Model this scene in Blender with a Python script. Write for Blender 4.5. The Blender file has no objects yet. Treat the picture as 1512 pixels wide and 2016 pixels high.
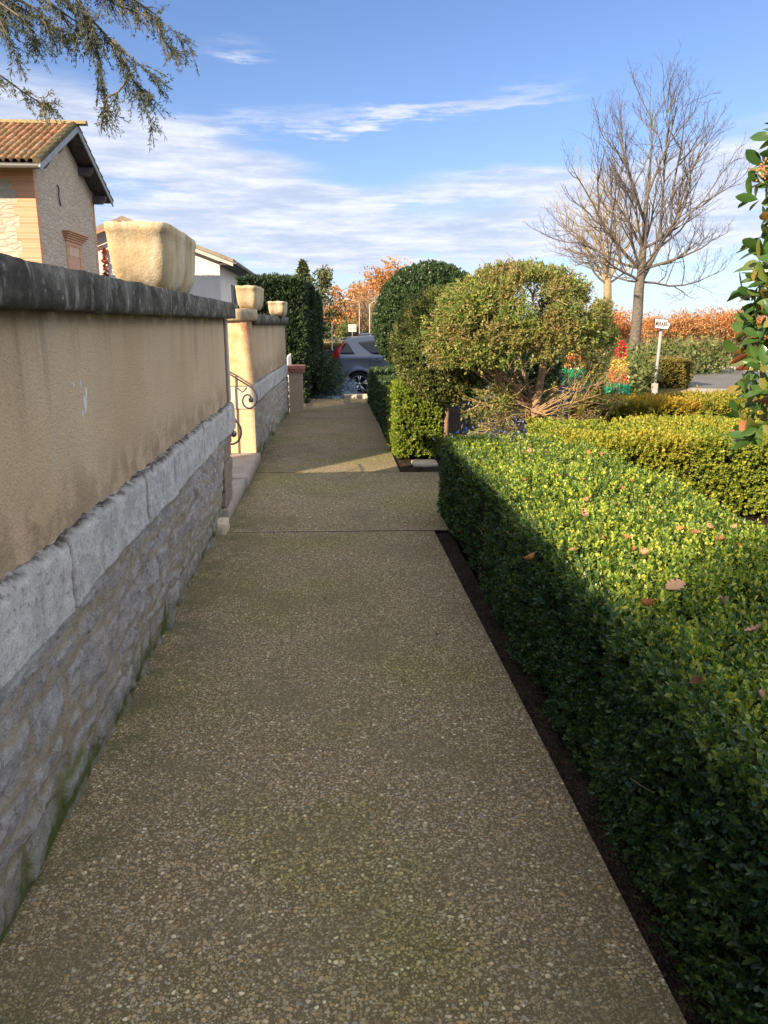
import bpy, bmesh, math, random
import numpy as np
from mathutils import Vector, Matrix

# ------------------------------------------------------------------ camera, world, sun, exposure
SC = bpy.context.scene
COL = SC.collection
R = math.radians
FPX, CAMH = 1515.0, 1.5
PITCH, YAW = R(13.76), R(4.07)
cam = bpy.data.cameras.new("camera")
cam.sensor_fit = 'VERTICAL'
cam.angle = 2 * math.atan(1008 / FPX)
cam.clip_start, cam.clip_end = 0.05, 2000
camo = bpy.data.objects.new("camera", cam)
camo.location = (0, 0, CAMH)
camo.rotation_euler = (R(90) - PITCH, 0, -YAW)
COL.objects.link(camo)
SC.camera = camo

SUN_EL = 23.8          # degrees above the horizon
SUN_AZ = 223.8         # compass bearing the light comes FROM (0 = +Y, 90 = +X)
SKY_STRENGTH = 0.15
SUN_STRENGTH = 5.0
EXPOSURE = 1.15

SC.view_settings.view_transform = 'Standard'
SC.view_settings.look = 'None'
SC.view_settings.gamma = 1
SC.view_settings.exposure = EXPOSURE
SC.cycles.max_bounces = 8
SC.cycles.transparent_max_bounces = 8
SC.cycles.use_denoising = True

sl = bpy.data.lights.new("sun", 'SUN')
sl.energy = SUN_STRENGTH
sl.angle = R(0.6)
sl.color = (1.0, 0.80, 0.55)
slo = bpy.data.objects.new("sun", sl)
sd = Vector((math.sin(R(SUN_AZ)) * math.cos(R(SUN_EL)), math.cos(R(SUN_AZ)) * math.cos(R(SUN_EL)), math.sin(R(SUN_EL))))
slo.rotation_euler = (-sd).to_track_quat('-Z', 'Y').to_euler()
slo.location = (-20, -20, 20)
COL.objects.link(slo)


def ray(x, y):
    """direction of a photo pixel (1512 x 2016) in the world, used to measure positions off the photograph"""
    F = np.array([math.sin(YAW) * math.cos(PITCH), math.cos(YAW) * math.cos(PITCH), -math.sin(PITCH)])
    r = np.array([math.cos(YAW), -math.sin(YAW), 0])
    u = np.cross(r, F)
    return F + r * (x - 756) / FPX - u * (y - 1008) / FPX


def at(x, y, Y):
    d = ray(x, y)
    return np.array([0, 0, CAMH]) + d * (Y / d[1])


def atz(x, y, z):
    d = ray(x, y)
    return np.array([0, 0, CAMH]) + d * ((z - CAMH) / d[2])


# ------------------------------------------------------------------ node helper
class NT:
    def __init__(s, nt):
        s.nt = nt
        s.n = nt.nodes
        s.l = nt.links

    def new(s, t, **kw):
        n = s.n.new(t)
        for k, v in kw.items():
            setattr(n, k, v)
        return n

    def link(s, a, b):
        s.l.new(a, b)

    def put(s, sock, v):
        if isinstance(v, bpy.types.NodeSocket):
            s.l.new(v, sock)
        elif v is not None:
            if isinstance(v, (tuple, list)) and len(v) == 3 and sock.type == 'RGBA':
                v = (*v, 1)
            sock.default_value = v

    def math(s, op, a, b=None, c=None, clamp=False):
        n = s.new('ShaderNodeMath', operation=op)
        n.use_clamp = clamp
        s.put(n.inputs[0], a)
        if b is not None: s.put(n.inputs[1], b)
        if c is not None: s.put(n.inputs[2], c)
        return n.outputs[0]

    def mix(s, f, a, b, blend='MIX'):
        n = s.new('ShaderNodeMix', data_type='RGBA', blend_type=blend)
        s.put(n.inputs[0], f); s.put(n.inputs[6], a); s.put(n.inputs[7], b)
        return n.outputs[2]

    def ramp(s, f, stops, interp='LINEAR'):
        n = s.new('ShaderNodeValToRGB')
        e = n.color_ramp.elements
        n.color_ramp.interpolation = interp
        while len(e) < len(stops): e.new(0.5)
        for i, (p, c) in enumerate(stops):
            e[i].position = p
            e[i].color = (c, c, c, 1) if isinstance(c, (int, float)) else (*c, 1)
        s.put(n.inputs[0], f)
        return n.outputs[0]

    def sstep(s, f, a, b):
        n = s.new('ShaderNodeMapRange', interpolation_type='SMOOTHSTEP')
        s.put(n.inputs[0], f); n.inputs[1].default_value = a; n.inputs[2].default_value = b
        return n.outputs[0]

    def coord(s, which='Object', scale=None):
        o = s.new('ShaderNodeTexCoord').outputs[which]
        if scale:
            m = s.new('ShaderNodeMapping'); m.inputs[3].default_value = scale
            s.l.new(o, m.inputs[0]); o = m.outputs[0]
        return o

    def noise(s, vec, scale, detail=4, rough=0.55, out=0):
        n = s.new('ShaderNodeTexNoise')
        s.put(n.inputs['Vector'], vec)
        n.inputs['Scale'].default_value = scale; n.inputs['Detail'].default_value = detail; n.inputs['Roughness'].default_value = rough
        return n.outputs[out]

    def voro(s, vec, scale, feature='F1', rnd=1.0):
        n = s.new('ShaderNodeTexVoronoi', feature=feature)
        s.put(n.inputs['Vector'], vec)
        n.inputs['Scale'].default_value = scale; n.inputs['Randomness'].default_value = rnd
        return n

    def sep(s, v):
        n = s.new('ShaderNodeSeparateXYZ'); s.put(n.inputs[0], v)
        return n.outputs

    def attr(s, name, out='Fac'):
        n = s.new('ShaderNodeAttribute'); n.attribute_name = name
        return n.outputs[out]

    def bump(s, h, strength=0.5, dist=0.01):
        n = s.new('ShaderNodeBump'); s.put(n.inputs['Height'], h)
        n.inputs['Strength'].default_value = strength; n.inputs['Distance'].default_value = dist
        return n.outputs[0]


def material(name, fn=None, color=(0.5, 0.5, 0.5), rough=0.8, metal=0.0, spec=0.3):
    m = bpy.data.materials.new(name)
    m.use_nodes = True
    t = NT(m.node_tree)
    b = m.node_tree.nodes['Principled BSDF']
    b.inputs['Base Color'].default_value = (*color, 1)
    b.inputs['Roughness'].default_value = rough
    b.inputs['Metallic'].default_value = metal
    b.inputs['Specular IOR Level'].default_value = spec
    if fn: fn(t, b)
    return m


def mottled(name, c1, c2, scale=8, rough=0.8, bumpd=0.004, spec=0.25, bscale=60, metal=0.0, strength=0.5):
    def f(t, b):
        v = t.coord()
        n = t.noise(v, scale, 6, 0.65)
        t.put(b.inputs['Base Color'], t.mix(t.sstep(n, 0.32, 0.68), c1, c2))
        t.put(b.inputs['Normal'], t.bump(t.noise(v, bscale, 4), strength, bumpd))
    return material(name, f, rough=rough, spec=spec, metal=metal)


# ------------------------------------------------------------------ world: Nishita sky with thin clouds placed by direction
FILL_OVERHEAD = (3.3, 3.3, 3.35)  # colours of the sky fill light added outside the view
FILL_EAST = (7.6, 7.3, 7.0)


def build_world():
    w = bpy.data.worlds.new("World")
    SC.world = w
    w.use_nodes = True
    t = NT(w.node_tree)
    bg = w.node_tree.nodes['Background']
    sky = t.new('ShaderNodeTexSky', sky_type='NISHITA')
    sky.sun_disc = False
    sky.sun_elevation = R(SUN_EL)
    sky.sun_rotation = R(SUN_AZ)
    sky.altitude = 150
    sky.air_density = 1.0
    sky.dust_density = 0.35
    sky.ozone_density = 2.5
    v = t.coord('Generated')
    x, y, z = t.sep(v)
    az = t.math('ARCTAN2', x, y)
    el = t.math('ARCSINE', z)
    cmb = t.new('ShaderNodeCombineXYZ')
    t.put(cmb.inputs[0], t.math('MULTIPLY', az, 1.35)); t.put(cmb.inputs[1], t.math('MULTIPLY', el, 9.5))
    warp = t.noise(cmb.outputs[0], 2.4, 6, 0.62)
    fine = t.noise(cmb.outputs[0], 6.0, 8, 0.68)
    wv = t.math('MULTIPLY', t.math('SUBTRACT', warp, 0.5), 0.10)
    fv = t.math('MULTIPLY', t.math('SUBTRACT', fine, 0.5), 0.05)
    elw = t.math('ADD', el, t.math('ADD', wv, fv))
    total = None
    # (px, py, half length px, half thickness px, tilt down to the right in degrees, density)
    for (px, py, a, bb, tilt, dens) in [
            (120, 250, 250, 56, 15, 1.0), (400, 325, 250, 46, 15, 1.25), (520, 372, 190, 22, 8, 0.8),
            (900, 203, 170, 13, -9, 0.75), (590, 243, 240, 15, -2, 0.5), (480, 440, 230, 26, 4, 1.2),
            (840, 465, 380, 34, -2, 1.15), (1050, 392, 300, 14, 2, 0.95), (1010, 355, 150, 18, 0, 0.9),
            (1430, 330, 240, 46, -8, 1.1), (700, 500, 800, 26, 0, 0.85), (470, 84, 60, 9, 8, 0.35),
            (1300, 440, 260, 30, 2, 0.55), (1250, 200, 200, 20, 0, 0.18), (250, 60, 300, 25, 3, 0.10),
            (-700, 250, 420, 70, 5, 0.7), (2200, 300, 500, 60, 0, 0.7)]:
        d = ray(px, py); d = d / np.linalg.norm(d)
        a0, e0 = math.atan2(d[0], d[1]), math.asin(d[2])
        ct, st = math.cos(R(-tilt)), math.sin(R(-tilt))
        dx = t.math('SUBTRACT', az, a0); dy = t.math('SUBTRACT', elw, e0)
        u = t.math('ADD', t.math('MULTIPLY', dx, ct * FPX / a), t.math('MULTIPLY', dy, st * FPX / a))
        q = t.math('ADD', t.math('MULTIPLY', dx, -st * FPX / bb), t.math('MULTIPLY', dy, ct * FPX / bb))
        r2 = t.math('ADD', t.math('MULTIPLY', u, u), t.math('MULTIPLY', q, q))
        g = t.math('MULTIPLY', t.math('EXPONENT', t.math('MULTIPLY', r2, -0.9)), dens)
        total = g if total is None else t.math('ADD', total, g)
    tex = t.math('ADD', 0.45, t.math('MULTIPLY', t.sstep(t.math('ADD', t.math('MULTIPLY', fine, .5), t.math('MULTIPLY', warp, .5)), .32, .66), .85))
    cov = t.math('MULTIPLY', total, tex)
    cov = t.sstep(cov, 0.08, 0.85)
    # milky air just above the horizon
    hz = t.math('MULTIPLY', t.math('EXPONENT', t.math('MULTIPLY', t.math('ABSOLUTE', el), -9.0)), 0.55)
    tint = t.mix(1.0, sky.outputs[0], (0.385, 0.42, 0.53), 'MULTIPLY')
    milky = t.mix(hz, tint, (2.15, 2.5, 3.05))
    cc = t.mix(t.sstep(fine, 0.35, 0.7), (1.85, 2.1, 2.7), (3.15, 3.2, 3.55))
    cl = t.mix(t.math('MULTIPLY', cov, 0.88), milky, cc)
    # unseen sky brightened as added fill light, high overhead and to the east
    fill_overhead = t.math('MULTIPLY', t.sstep(el, R(27), R(60)), t.math('ADD', .75, t.math('MULTIPLY', warp, .5)))
    cl = t.mix(fill_overhead, cl, FILL_OVERHEAD)
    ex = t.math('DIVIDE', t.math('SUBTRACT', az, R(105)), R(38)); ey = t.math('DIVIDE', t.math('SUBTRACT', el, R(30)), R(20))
    fill_east = t.math('EXPONENT', t.math('MULTIPLY', t.math('ADD', t.math('MULTIPLY', ex, ex), t.math('MULTIPLY', ey, ey)), -1.0))
    fill_east = t.math('MULTIPLY', fill_east, t.math('ADD', .7, t.math('MULTIPLY', warp, .6)))
    cl = t.mix(fill_east, cl, FILL_EAST)
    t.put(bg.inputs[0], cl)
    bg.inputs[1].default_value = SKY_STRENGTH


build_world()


# ------------------------------------------------------------------ object helpers
def tag(o, label=None, cat=None, group=None, kind=None):
    if label: o['label'] = label
    if cat: o['category'] = cat
    if group: o['group'] = group
    if kind: o['kind'] = kind
    return o


def thing(name, label, cat, loc=(0, 0, 0), group=None, rotz=0):
    o = bpy.data.objects.new(name, None)
    COL.objects.link(o)
    o.location = loc
    o.rotation_euler = (0, 0, rotz)
    o.empty_display_size = 0.2
    return tag(o, label, cat, group)


def copy_tree(o, parent=None):
    c = o.copy(); COL.objects.link(c); c.parent = parent
    for ch in o.children: copy_tree(ch, c)
    return c


def link_mesh(me, name, mat, parent=None):
    for m in (mat if isinstance(mat, (list, tuple)) else [mat]): me.materials.append(m)
    o = bpy.data.objects.new(name, me)
    COL.objects.link(o)
    if parent: o.parent = parent
    return o


def fast_mesh(name, V, F, mat, parent=None, smooth=False, attrs=None, mi=None):
    V = np.asarray(V, np.float32).reshape(-1, 3); F = np.asarray(F, np.int32)
    n = F.shape[1]
    me = bpy.data.meshes.new(name)
    me.vertices.add(len(V)); me.vertices.foreach_set('co', V.ravel())
    me.loops.add(F.size); me.loops.foreach_set('vertex_index', F.ravel())
    me.polygons.add(len(F))
    me.polygons.foreach_set('loop_start', np.arange(0, F.size, n, dtype=np.int32))
    if smooth: me.polygons.foreach_set('use_smooth', np.ones(len(F), dtype=bool))
    if mi is not None: me.polygons.foreach_set('material_index', np.asarray(mi, np.int32))
    me.update(calc_edges=True)
    for k, a in (attrs or {}).items():
        at_ = me.attributes.new(k, 'FLOAT', 'POINT'); at_.data.foreach_set('value', np.asarray(a, np.float32).ravel())
    return link_mesh(me, name, mat, parent)


class MB:
    """collects shapes, then links them as one mesh object"""
    def __init__(s): s.v, s.f, s.m, s.cur = [], [], [], 0

    def add(s, V, F):
        k = len(s.v)
        s.v += [tuple(map(float, p)) for p in V]
        s.f += [tuple(i + k for i in f) for f in F]
        s.m += [s.cur] * len(F)
        return s

    def box(s, x0, x1, y0, y1, z0, z1):
        V = [(x0, y0, z0), (x1, y0, z0), (x1, y1, z0), (x0, y1, z0), (x0, y0, z1), (x1, y0, z1), (x1, y1, z1), (x0, y1, z1)]
        return s.add(V, [(0, 3, 2, 1), (4, 5, 6, 7), (0, 1, 5, 4), (1, 2, 6, 5), (2, 3, 7, 6), (3, 0, 4, 7)])

    def hexa(s, V):
        return s.add(V, [(0, 3, 2, 1), (4, 5, 6, 7), (0, 1, 5, 4), (1, 2, 6, 5), (2, 3, 7, 6), (3, 0, 4, 7)])

    def tube(s, pts, rad, n=8, cap=True):
        pts = [Vector(p) for p in pts]
        if not isinstance(rad, (list, tuple, np.ndarray)): rad = [rad] * len(pts)
        V, F = [], []
        ref = Vector((0.31, 0.17, 0.93))
        for i, p in enumerate(pts):
            d = (pts[min(i + 1, len(pts) - 1)] - pts[max(i - 1, 0)]).normalized()
            a = d.cross(ref)
            if a.length < 1e-3: a = d.cross(Vector((1, 0, 0)))
            a.normalize(); b = d.cross(a)
            for k in range(n):
                an = 2 * math.pi * k / n
                V.append(p + (a * math.cos(an) + b * math.sin(an)) * rad[i])
        for i in range(len(pts) - 1):
            for k in range(n):
                F.append((i * n + k, i * n + (k + 1) % n, (i + 1) * n + (k + 1) % n, (i + 1) * n + k))
        if cap:
            F.append(tuple(range(n))[::-1]); F.append(tuple(range((len(pts) - 1) * n, len(pts) * n)))
        return s.add(V, F)

    def prism(s, poly, axis, a0, a1):
        """extrude a 2-D polygon along an axis (0 x, 1 y, 2 z)"""
        def P(p, a):
            q = list(p); q.insert(axis, a); return q
        n = len(poly)
        V = [P(p, a0) for p in poly] + [P(p, a1) for p in poly]
        F = [tuple(range(n)), tuple(range(n, 2 * n))[::-1]] + [(i, i + n, (i + 1) % n + n, (i + 1) % n) for i in range(n)]
        return s.add(V, F)

    def lathe(s, prof, c=(0, 0, 0), n=20):
        V, F = [], []
        for r_, z in prof:
            for k in range(n):
                an = 2 * math.pi * k / n
                V.append((c[0] + r_ * math.cos(an), c[1] + r_ * math.sin(an), c[2] + z))
        for i in range(len(prof) - 1):
            for k in range(n):
                F.append((i * n + k, i * n + (k + 1) % n, (i + 1) * n + (k + 1) % n, (i + 1) * n + k))
        return s.add(V, F)

    def build(s, name, mat, parent=None, smooth=False, bevel=0, seg=2):
        me = bpy.data.meshes.new(name)
        me.from_pydata(s.v, [], s.f)
        me.polygons.foreach_set('material_index', s.m)
        bm = bmesh.new(); bm.from_mesh(me)
        bmesh.ops.recalc_face_normals(bm, faces=bm.faces)
        bm.to_mesh(me); bm.free()
        if smooth: me.polygons.foreach_set('use_smooth', [True] * len(me.polygons))
        o = link_mesh(me, name, mat, parent)
        if bevel:
            b = o.modifiers.new('bevel', 'BEVEL'); b.width = bevel; b.segments = seg; b.limit_method = 'ANGLE'
        return o


# numpy value noise
_T = np.random.default_rng(7).random((256, 256))


def vn(x, y, seed=0):
    x = np.asarray(x, float) + seed * 17.13; y = np.asarray(y, float) + seed * 9.71
    xi = np.floor(x).astype(int); yi = np.floor(y).astype(int)
    fx = x - xi; fy = y - yi
    fx = fx * fx * (3 - 2 * fx); fy = fy * fy * (3 - 2 * fy)
    a = _T[xi % 256, yi % 256]; b = _T[(xi + 1) % 256, yi % 256]
    c = _T[xi % 256, (yi + 1) % 256]; d = _T[(xi + 1) % 256, (yi + 1) % 256]
    return (a * (1 - fx) + b * fx) * (1 - fy) + (c * (1 - fx) + d * fx) * fy


def fbm(x, y, seed=0, oct=4):
    s, a, t = 0, 0.5, 0
    for k in range(oct):
        s = s + a * vn(x * 2 ** k, y * 2 ** k, seed + k * 3); t += a; a *= 0.55
    return s / t


def grid_faces(nu, nv):
    i = np.arange(nu - 1)[:, None] * nv + np.arange(nv - 1)[None, :]
    return np.stack([i, i + nv, i + nv + 1, i + 1], -1).reshape(-1, 4)


def noisy_box(name, x0, x1, y0, y1, z0, z1, res, amp, mat, parent=None, scale=8, seed=1, rnd=0.0):
    """a box with every face cut into a grid and its surface roughened"""
    bm = bmesh.new()
    bmesh.ops.create_cube(bm, size=1)
    for v in bm.verts:
        v.co = Vector(((x0 + x1) / 2 + v.co.x * (x1 - x0), (y0 + y1) / 2 + v.co.y * (y1 - y0), (z0 + z1) / 2 + v.co.z * (z1 - z0)))
    for ax in range(3):
        L = (x1 - x0, y1 - y0, z1 - z0)[ax]; n = int(L / res)
        lo = (x0, y0, z0)[ax]
        for k in range(1, n):
            pl = [0, 0, 0]; pl[ax] = lo + L * k / n
            no = [0, 0, 0]; no[ax] = 1
            bmesh.ops.bisect_plane(bm, geom=bm.verts[:] + bm.edges[:] + bm.faces[:], plane_co=pl, plane_no=no, dist=1e-6)
    bm.normal_update()
    co = np.array([v.co for v in bm.verts]); no = np.array([v.normal for v in bm.verts])
    d = (fbm(co[:, 1] * scale + co[:, 0] * 3.1, co[:, 2] * scale + co[:, 0] * scale, seed) - 0.5) * 2 * amp
    # edges weathered back a little more than the faces
    e = np.abs(np.abs(no).max(1) - 1) > 0.05
    d = d - e * rnd * (0.4 + 1.2 * vn(co[:, 1] * 11 + co[:, 0] * 7, co[:, 2] * 9, seed + 5))
    co = co + no * d[:, None]
    for v, c in zip(bm.verts, co): v.co = c
    for f in bm.faces: f.smooth = True
    me = bpy.data.meshes.new(name); bm.to_mesh(me); bm.free()
    return link_mesh(me, name, mat, parent)


# ------------------------------------------------------------------ foliage
def norm(a): return a / np.maximum(np.linalg.norm(a, axis=-1, keepdims=True), 1e-9)


def perp(d, rng):
    r_ = rng.normal(size=d.shape)
    return norm(np.cross(d, r_))


def leaf_verts(B, D, S, L, W, fold=0.18):
    """six-point leaves: base B, direction D, side S"""
    N = norm(np.cross(S, D))
    L = np.broadcast_to(np.asarray(L, float), (len(B),))[:, None]; W = np.broadcast_to(np.asarray(W, float), (len(B),))[:, None]
    m1 = B + D * L * 0.38; m2 = B + D * L * 0.74
    V = np.stack([B, m1 + S * W * .5 + N * W * fold, m2 + S * W * .42 + N * W * fold, B + D * L, m2 - S * W * .42 + N * W * fold, m1 - S * W * .5 + N * W * fold], 1)
    n = len(B)
    base = (np.arange(n) * 6)[:, None]
    F = np.concatenate([base + np.array([[0, 1, 2, 3]]), base + np.array([[0, 3, 4, 5]])], 1).reshape(-1, 4)
    return V.reshape(-1, 3), F


def simple_leaves(B, D, S, L, W, fold=0.2):
    N = norm(np.cross(S, D))
    L = np.broadcast_to(np.asarray(L, float), (len(B),))[:, None]; W = np.broadcast_to(np.asarray(W, float), (len(B),))[:, None]
    m = B + D * L * 0.55 + N * W * fold
    V = np.stack([B, m + S * W * .5, B + D * L, m - S * W * .5], 1)
    base = (np.arange(len(B)) * 4)[:, None]
    F = (base + np.array([[0, 1, 2, 3]]))
    return V.reshape(-1, 3), F


def sprigs(P, A, k, L, W, step, rng, lean=0.75, fine=True):
    """k leaves in turn round each little shoot P + A*t"""
    n = len(P)
    L = np.broadcast_to(np.asarray(L, float), (n,)); W = np.broadcast_to(np.asarray(W, float), (n,)); step = np.broadcast_to(np.asarray(step, float), (n,))
    a = perp(A, rng); b = np.cross(A, a)
    Bs, Ds, Ss, Ls, Ws = [], [], [], [], []
    for i in range(k):
        an = i * 2.4 + rng.uniform(-.5, .5, n)
        rad = a * np.cos(an)[:, None] + b * np.sin(an)[:, None]
        le = lean * (1.25 - 0.7 * i / k) + rng.uniform(-.2, .2, n)
        D = norm(A * np.cos(le)[:, None] + rad * np.sin(le)[:, None] + rng.normal(size=(n, 3)) * .12)
        S = norm(np.cross(D, A + rng.normal(size=(n, 3)) * .35))
        Bs.append(P + A * (step * i)[:, None]); Ds.append(D); Ss.append(S)
        sc = rng.uniform(.7, 1.15, n) * (1 - .25 * (i == k - 1))
        Ls.append(L * sc); Ws.append(W * sc)
    Bs, Ds, Ss = map(np.concatenate, (Bs, Ds, Ss)); Ls = np.concatenate(Ls); Ws = np.concatenate(Ws)
    return (leaf_verts if fine else simple_leaves)(Bs, Ds, Ss, Ls, Ws)


def leaf_mat(name, ramp, clump=None, cscale=3.0, rough=0.42, trans=0.25, spec=0.4, tcol=None, young=None):
    """leaf colour: random per leaf, shifted by slow patches of a second ramp"""
    m = bpy.data.materials.new(name); m.use_nodes = True
    t = NT(m.node_tree); b = m.node_tree.nodes['Principled BSDF']; out = m.node_tree.nodes['Material Output']
    rnd = t.new('ShaderNodeNewGeometry').outputs['Random Per Island']
    c = t.ramp(rnd, ramp)
    if clump:
        g = t.new('ShaderNodeNewGeometry').outputs['Position']
        n = t.noise(g, cscale, 3, 0.6)
        c = t.mix(t.sstep(n, 0.42, 0.66), c, t.ramp(rnd, clump))
    if young: c = t.mix(t.attr('young'), c, t.ramp(rnd, young))  # lighter ramp puts sunlight on the hedge top into the leaf colour
    t.put(b.inputs['Base Color'], c)
    b.inputs['Roughness'].default_value = rough; b.inputs['Specular IOR Level'].default_value = spec
    tr = t.new('ShaderNodeBsdfTranslucent')
    t.put(tr.inputs[0], t.mix(1.0, c, tcol or (1.5, 1.45, 0.6), 'MULTIPLY'))
    mx = t.new('ShaderNodeMixShader'); mx.inputs[0].default_value = trans
    t.link(b.outputs[0], mx.inputs[1]); t.link(tr.outputs[0], mx.inputs[2]); t.link(mx.outputs[0], out.inputs[0])
    return m


def box_points(x0, x1, y0, y1, z0, z1, dens, rng, faces='lrfbt', bulge=0.0, scale=3.0, seed=0, rnd=0.05):
    """points and outward normals on a clipped block; dens(P) gives the keep probability against its own maximum"""
    Ps, Ns = [], []
    spec = {'l': ((x0, None, None), (-1, 0, 0)), 'r': ((x1, None, None), (1, 0, 0)), 'f': ((None, y0, None), (0, -1, 0)), 'b': ((None, y1, None), (0, 1, 0)), 't': ((None, None, z1), (0, 0, 1))}
    lo = np.array([x0, y0, z0]); hi = np.array([x1, y1, z1])
    for f in faces:
        fix, nn = spec[f]
        ax = [i for i in range(3) if fix[i] is None]
        area = (hi[ax[0]] - lo[ax[0]]) * (hi[ax[1]] - lo[ax[1]])
        n = int(area * dens)
        p = np.empty((n, 3))
        for i in range(3):
            p[:, i] = fix[i] if fix[i] is not None else rng.uniform(lo[i], hi[i], n)
        N = np.tile(np.array(nn, float), (n, 1))
        # soften the arrises
        for i in ax:
            for side, lim in ((-1, lo[i]), (1, hi[i])):
                if i == 2 and side == -1: continue
                dd = np.clip(1 - np.abs(p[:, i] - lim) / (rnd * 2.2), 0, 1)
                N[:, i] += side * dd * 0.9
                p -= np.array(nn) * (rnd * 0.55 * dd ** 2)[:, None]
        N = norm(N)
        h = (fbm(p[:, 0] * scale + p[:, 2] * scale * .7, p[:, 1] * scale + p[:, 2] * scale * .9, seed) - 0.5) * 2 * bulge
        p += N * h[:, None]
        Ps.append(p); Ns.append(N)
    return np.concatenate(Ps), np.concatenate(Ns)


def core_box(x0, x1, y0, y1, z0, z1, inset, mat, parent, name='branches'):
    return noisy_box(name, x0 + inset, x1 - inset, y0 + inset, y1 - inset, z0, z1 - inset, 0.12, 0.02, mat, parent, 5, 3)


# ------------------------------------------------------------------ materials
def m_path(t, b):
    v = t.coord()
    n0 = t.noise(v, 14, 3)
    vv = t.new('ShaderNodeVectorMath', operation='ADD'); t.put(vv.inputs[0], v)
    sc = t.new('ShaderNodeVectorMath', operation='SCALE'); t.put(sc.inputs[0], t.noise(v, 45, 2, .5, 1)); sc.inputs[3].default_value = 0.010
    t.link(sc.outputs[0], vv.inputs[1])
    w = vv.outputs[0]
    peb = [(0.0, (.060, .048, .036)), (.14, (.15, .115, .075)), (.3, (.24, .185, .115)), (.48, (.19, .155, .11)), (.62, (.30, .23, .14)), (.76, (.15, .15, .145)), (.86, (.32, .26, .17)), (.95, (.25, .24, .22)), (1.0, (.44, .40, .32))]
    def layer(scale, frac, thr, stops):
        k = t.voro(w, scale); r3 = t.sep(k.outputs['Color'])
        inside = t.math('LESS_THAN', k.outputs['Distance'], t.math('ADD', thr * .62, t.math('MULTIPLY', r3[2], thr * .55)))
        m_ = t.math('MULTIPLY', inside, t.math('GREATER_THAN', r3[1], 1 - frac))
        return m_, t.ramp(r3[0], stops), k.outputs['Distance'], r3
    grit = t.noise(v, 260, 3, .7)
    base = t.mix(t.sstep(grit, .35, .68), (.040, .033, .022), (.15, .12, .075))
    m3, c3, d3, _ = layer(165, .75, .50, peb)
    base = t.mix(t.math('MULTIPLY', m3, .8), base, c3)
    m1, c1, d1, _ = layer(102, .64, .50, peb)
    base = t.mix(t.math('MULTIPLY', m1, .9), base, c1)
    m2, c2, d2, _ = layer(64, .30, .46, [(0, (.17, .12, .07)), (.3, (.30, .21, .12)), (.55, (.20, .19, .18)), (.8, (.32, .25, .16)), (1, (.44, .40, .33))])
    base = t.mix(m2, base, c2)
    # sand-coloured and mossy areas
    slow = t.noise(v, 0.9, 4, .6)
    base = t.mix(t.math('MULTIPLY', t.sstep(slow, .44, .64), .55), base, t.mix(1, base, (.74, .88, .46), 'MULTIPLY'))
    slow2 = t.noise(v, 2.3, 5, .6)
    base = t.mix(t.math('MULTIPLY', t.sstep(slow2, .46, .68), .5), base, (.085, .075, .05))
    x, y, z = t.sep(v)
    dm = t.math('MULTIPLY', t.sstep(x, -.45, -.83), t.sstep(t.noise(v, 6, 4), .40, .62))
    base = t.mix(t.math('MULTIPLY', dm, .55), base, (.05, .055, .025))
    hs = t.new('ShaderNodeHueSaturation'); hs.inputs['Saturation'].default_value = 1.05; hs.inputs['Value'].default_value = 1.98; t.put(hs.inputs['Color'], base)
    base = t.mix(1, hs.outputs[0], (.98, .97, .90), 'MULTIPLY')
    t.put(b.inputs['Base Color'], base)
    hh = t.math('ADD', t.math('MULTIPLY', m3, t.math('SUBTRACT', .6, d3)), t.math('MULTIPLY', m1, t.math('SUBTRACT', 1.0, d1)))
    hh = t.math('ADD', hh, t.math('MULTIPLY', m2, t.math('SUBTRACT', 1.3, d2)))
    t.put(b.inputs['Normal'], t.bump(t.math('ADD', hh, t.math('MULTIPLY', grit, .5)), 0.8, 0.005))
    b.inputs['Roughness'].default_value = .75


M = {}
M['path'] = material('exposed aggregate', m_path, spec=.25)
M['joint'] = material('pale joint', color=(.42, .39, .34))


def m_soil(t, b):
    v = t.coord()
    n = t.noise(v, 9, 8, .7); k = t.voro(v, 95)
    c = t.mix(t.sstep(n, .35, .65), (.022, .017, .013), (.060, .044, .032))
    c = t.mix(t.math('MULTIPLY', t.math('GREATER_THAN', t.sep(k.outputs['Color'])[0], .80), .55), c, (.12, .08, .05))
    t.put(b.inputs['Base Color'], c)
    t.put(b.inputs['Normal'], t.bump(t.math('ADD', n, t.math('MULTIPLY', k.outputs['Distance'], .6)), 1, .03))
M['soil'] = material('garden soil with bark', m_soil, rough=.95, spec=.1)


def m_ground(t, b):
    v = t.coord()
    n = t.noise(v, .35, 6, .6); n2 = t.noise(v, 25, 5, .7)
    c = t.mix(t.sstep(n2, .3, .7), (.030, .040, .014), (.085, .095, .030))
    c = t.mix(t.sstep(n, .45, .62), c, (.10, .075, .04))
    t.put(b.inputs['Base Color'], c)
    t.put(b.inputs['Normal'], t.bump(n2, .8, .04))
M['ground'] = material('winter grass ground', m_ground, rough=.95, spec=.1)


def m_asphalt(t, b):
    v = t.coord()
    n = t.noise(v, 1.2, 6, .6); k = t.voro(v, 60)
    c = t.mix(t.sstep(n, .35, .7), (.11, .105, .10), (.17, .16, .15))
    c = t.mix(.35, c, t.ramp(t.sep(k.outputs['Color'])[0], [(0, .07), (1, .26)]))
    t.put(b.inputs['Base Color'], c)
    t.put(b.inputs['Normal'], t.bump(k.outputs['Distance'], .5, .006))
M['asphalt'] = material('worn asphalt', m_asphalt, rough=.85)
M['pave'] = mottled('pale pavement', (.33, .29, .23), (.45, .40, .33), 3)


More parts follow.
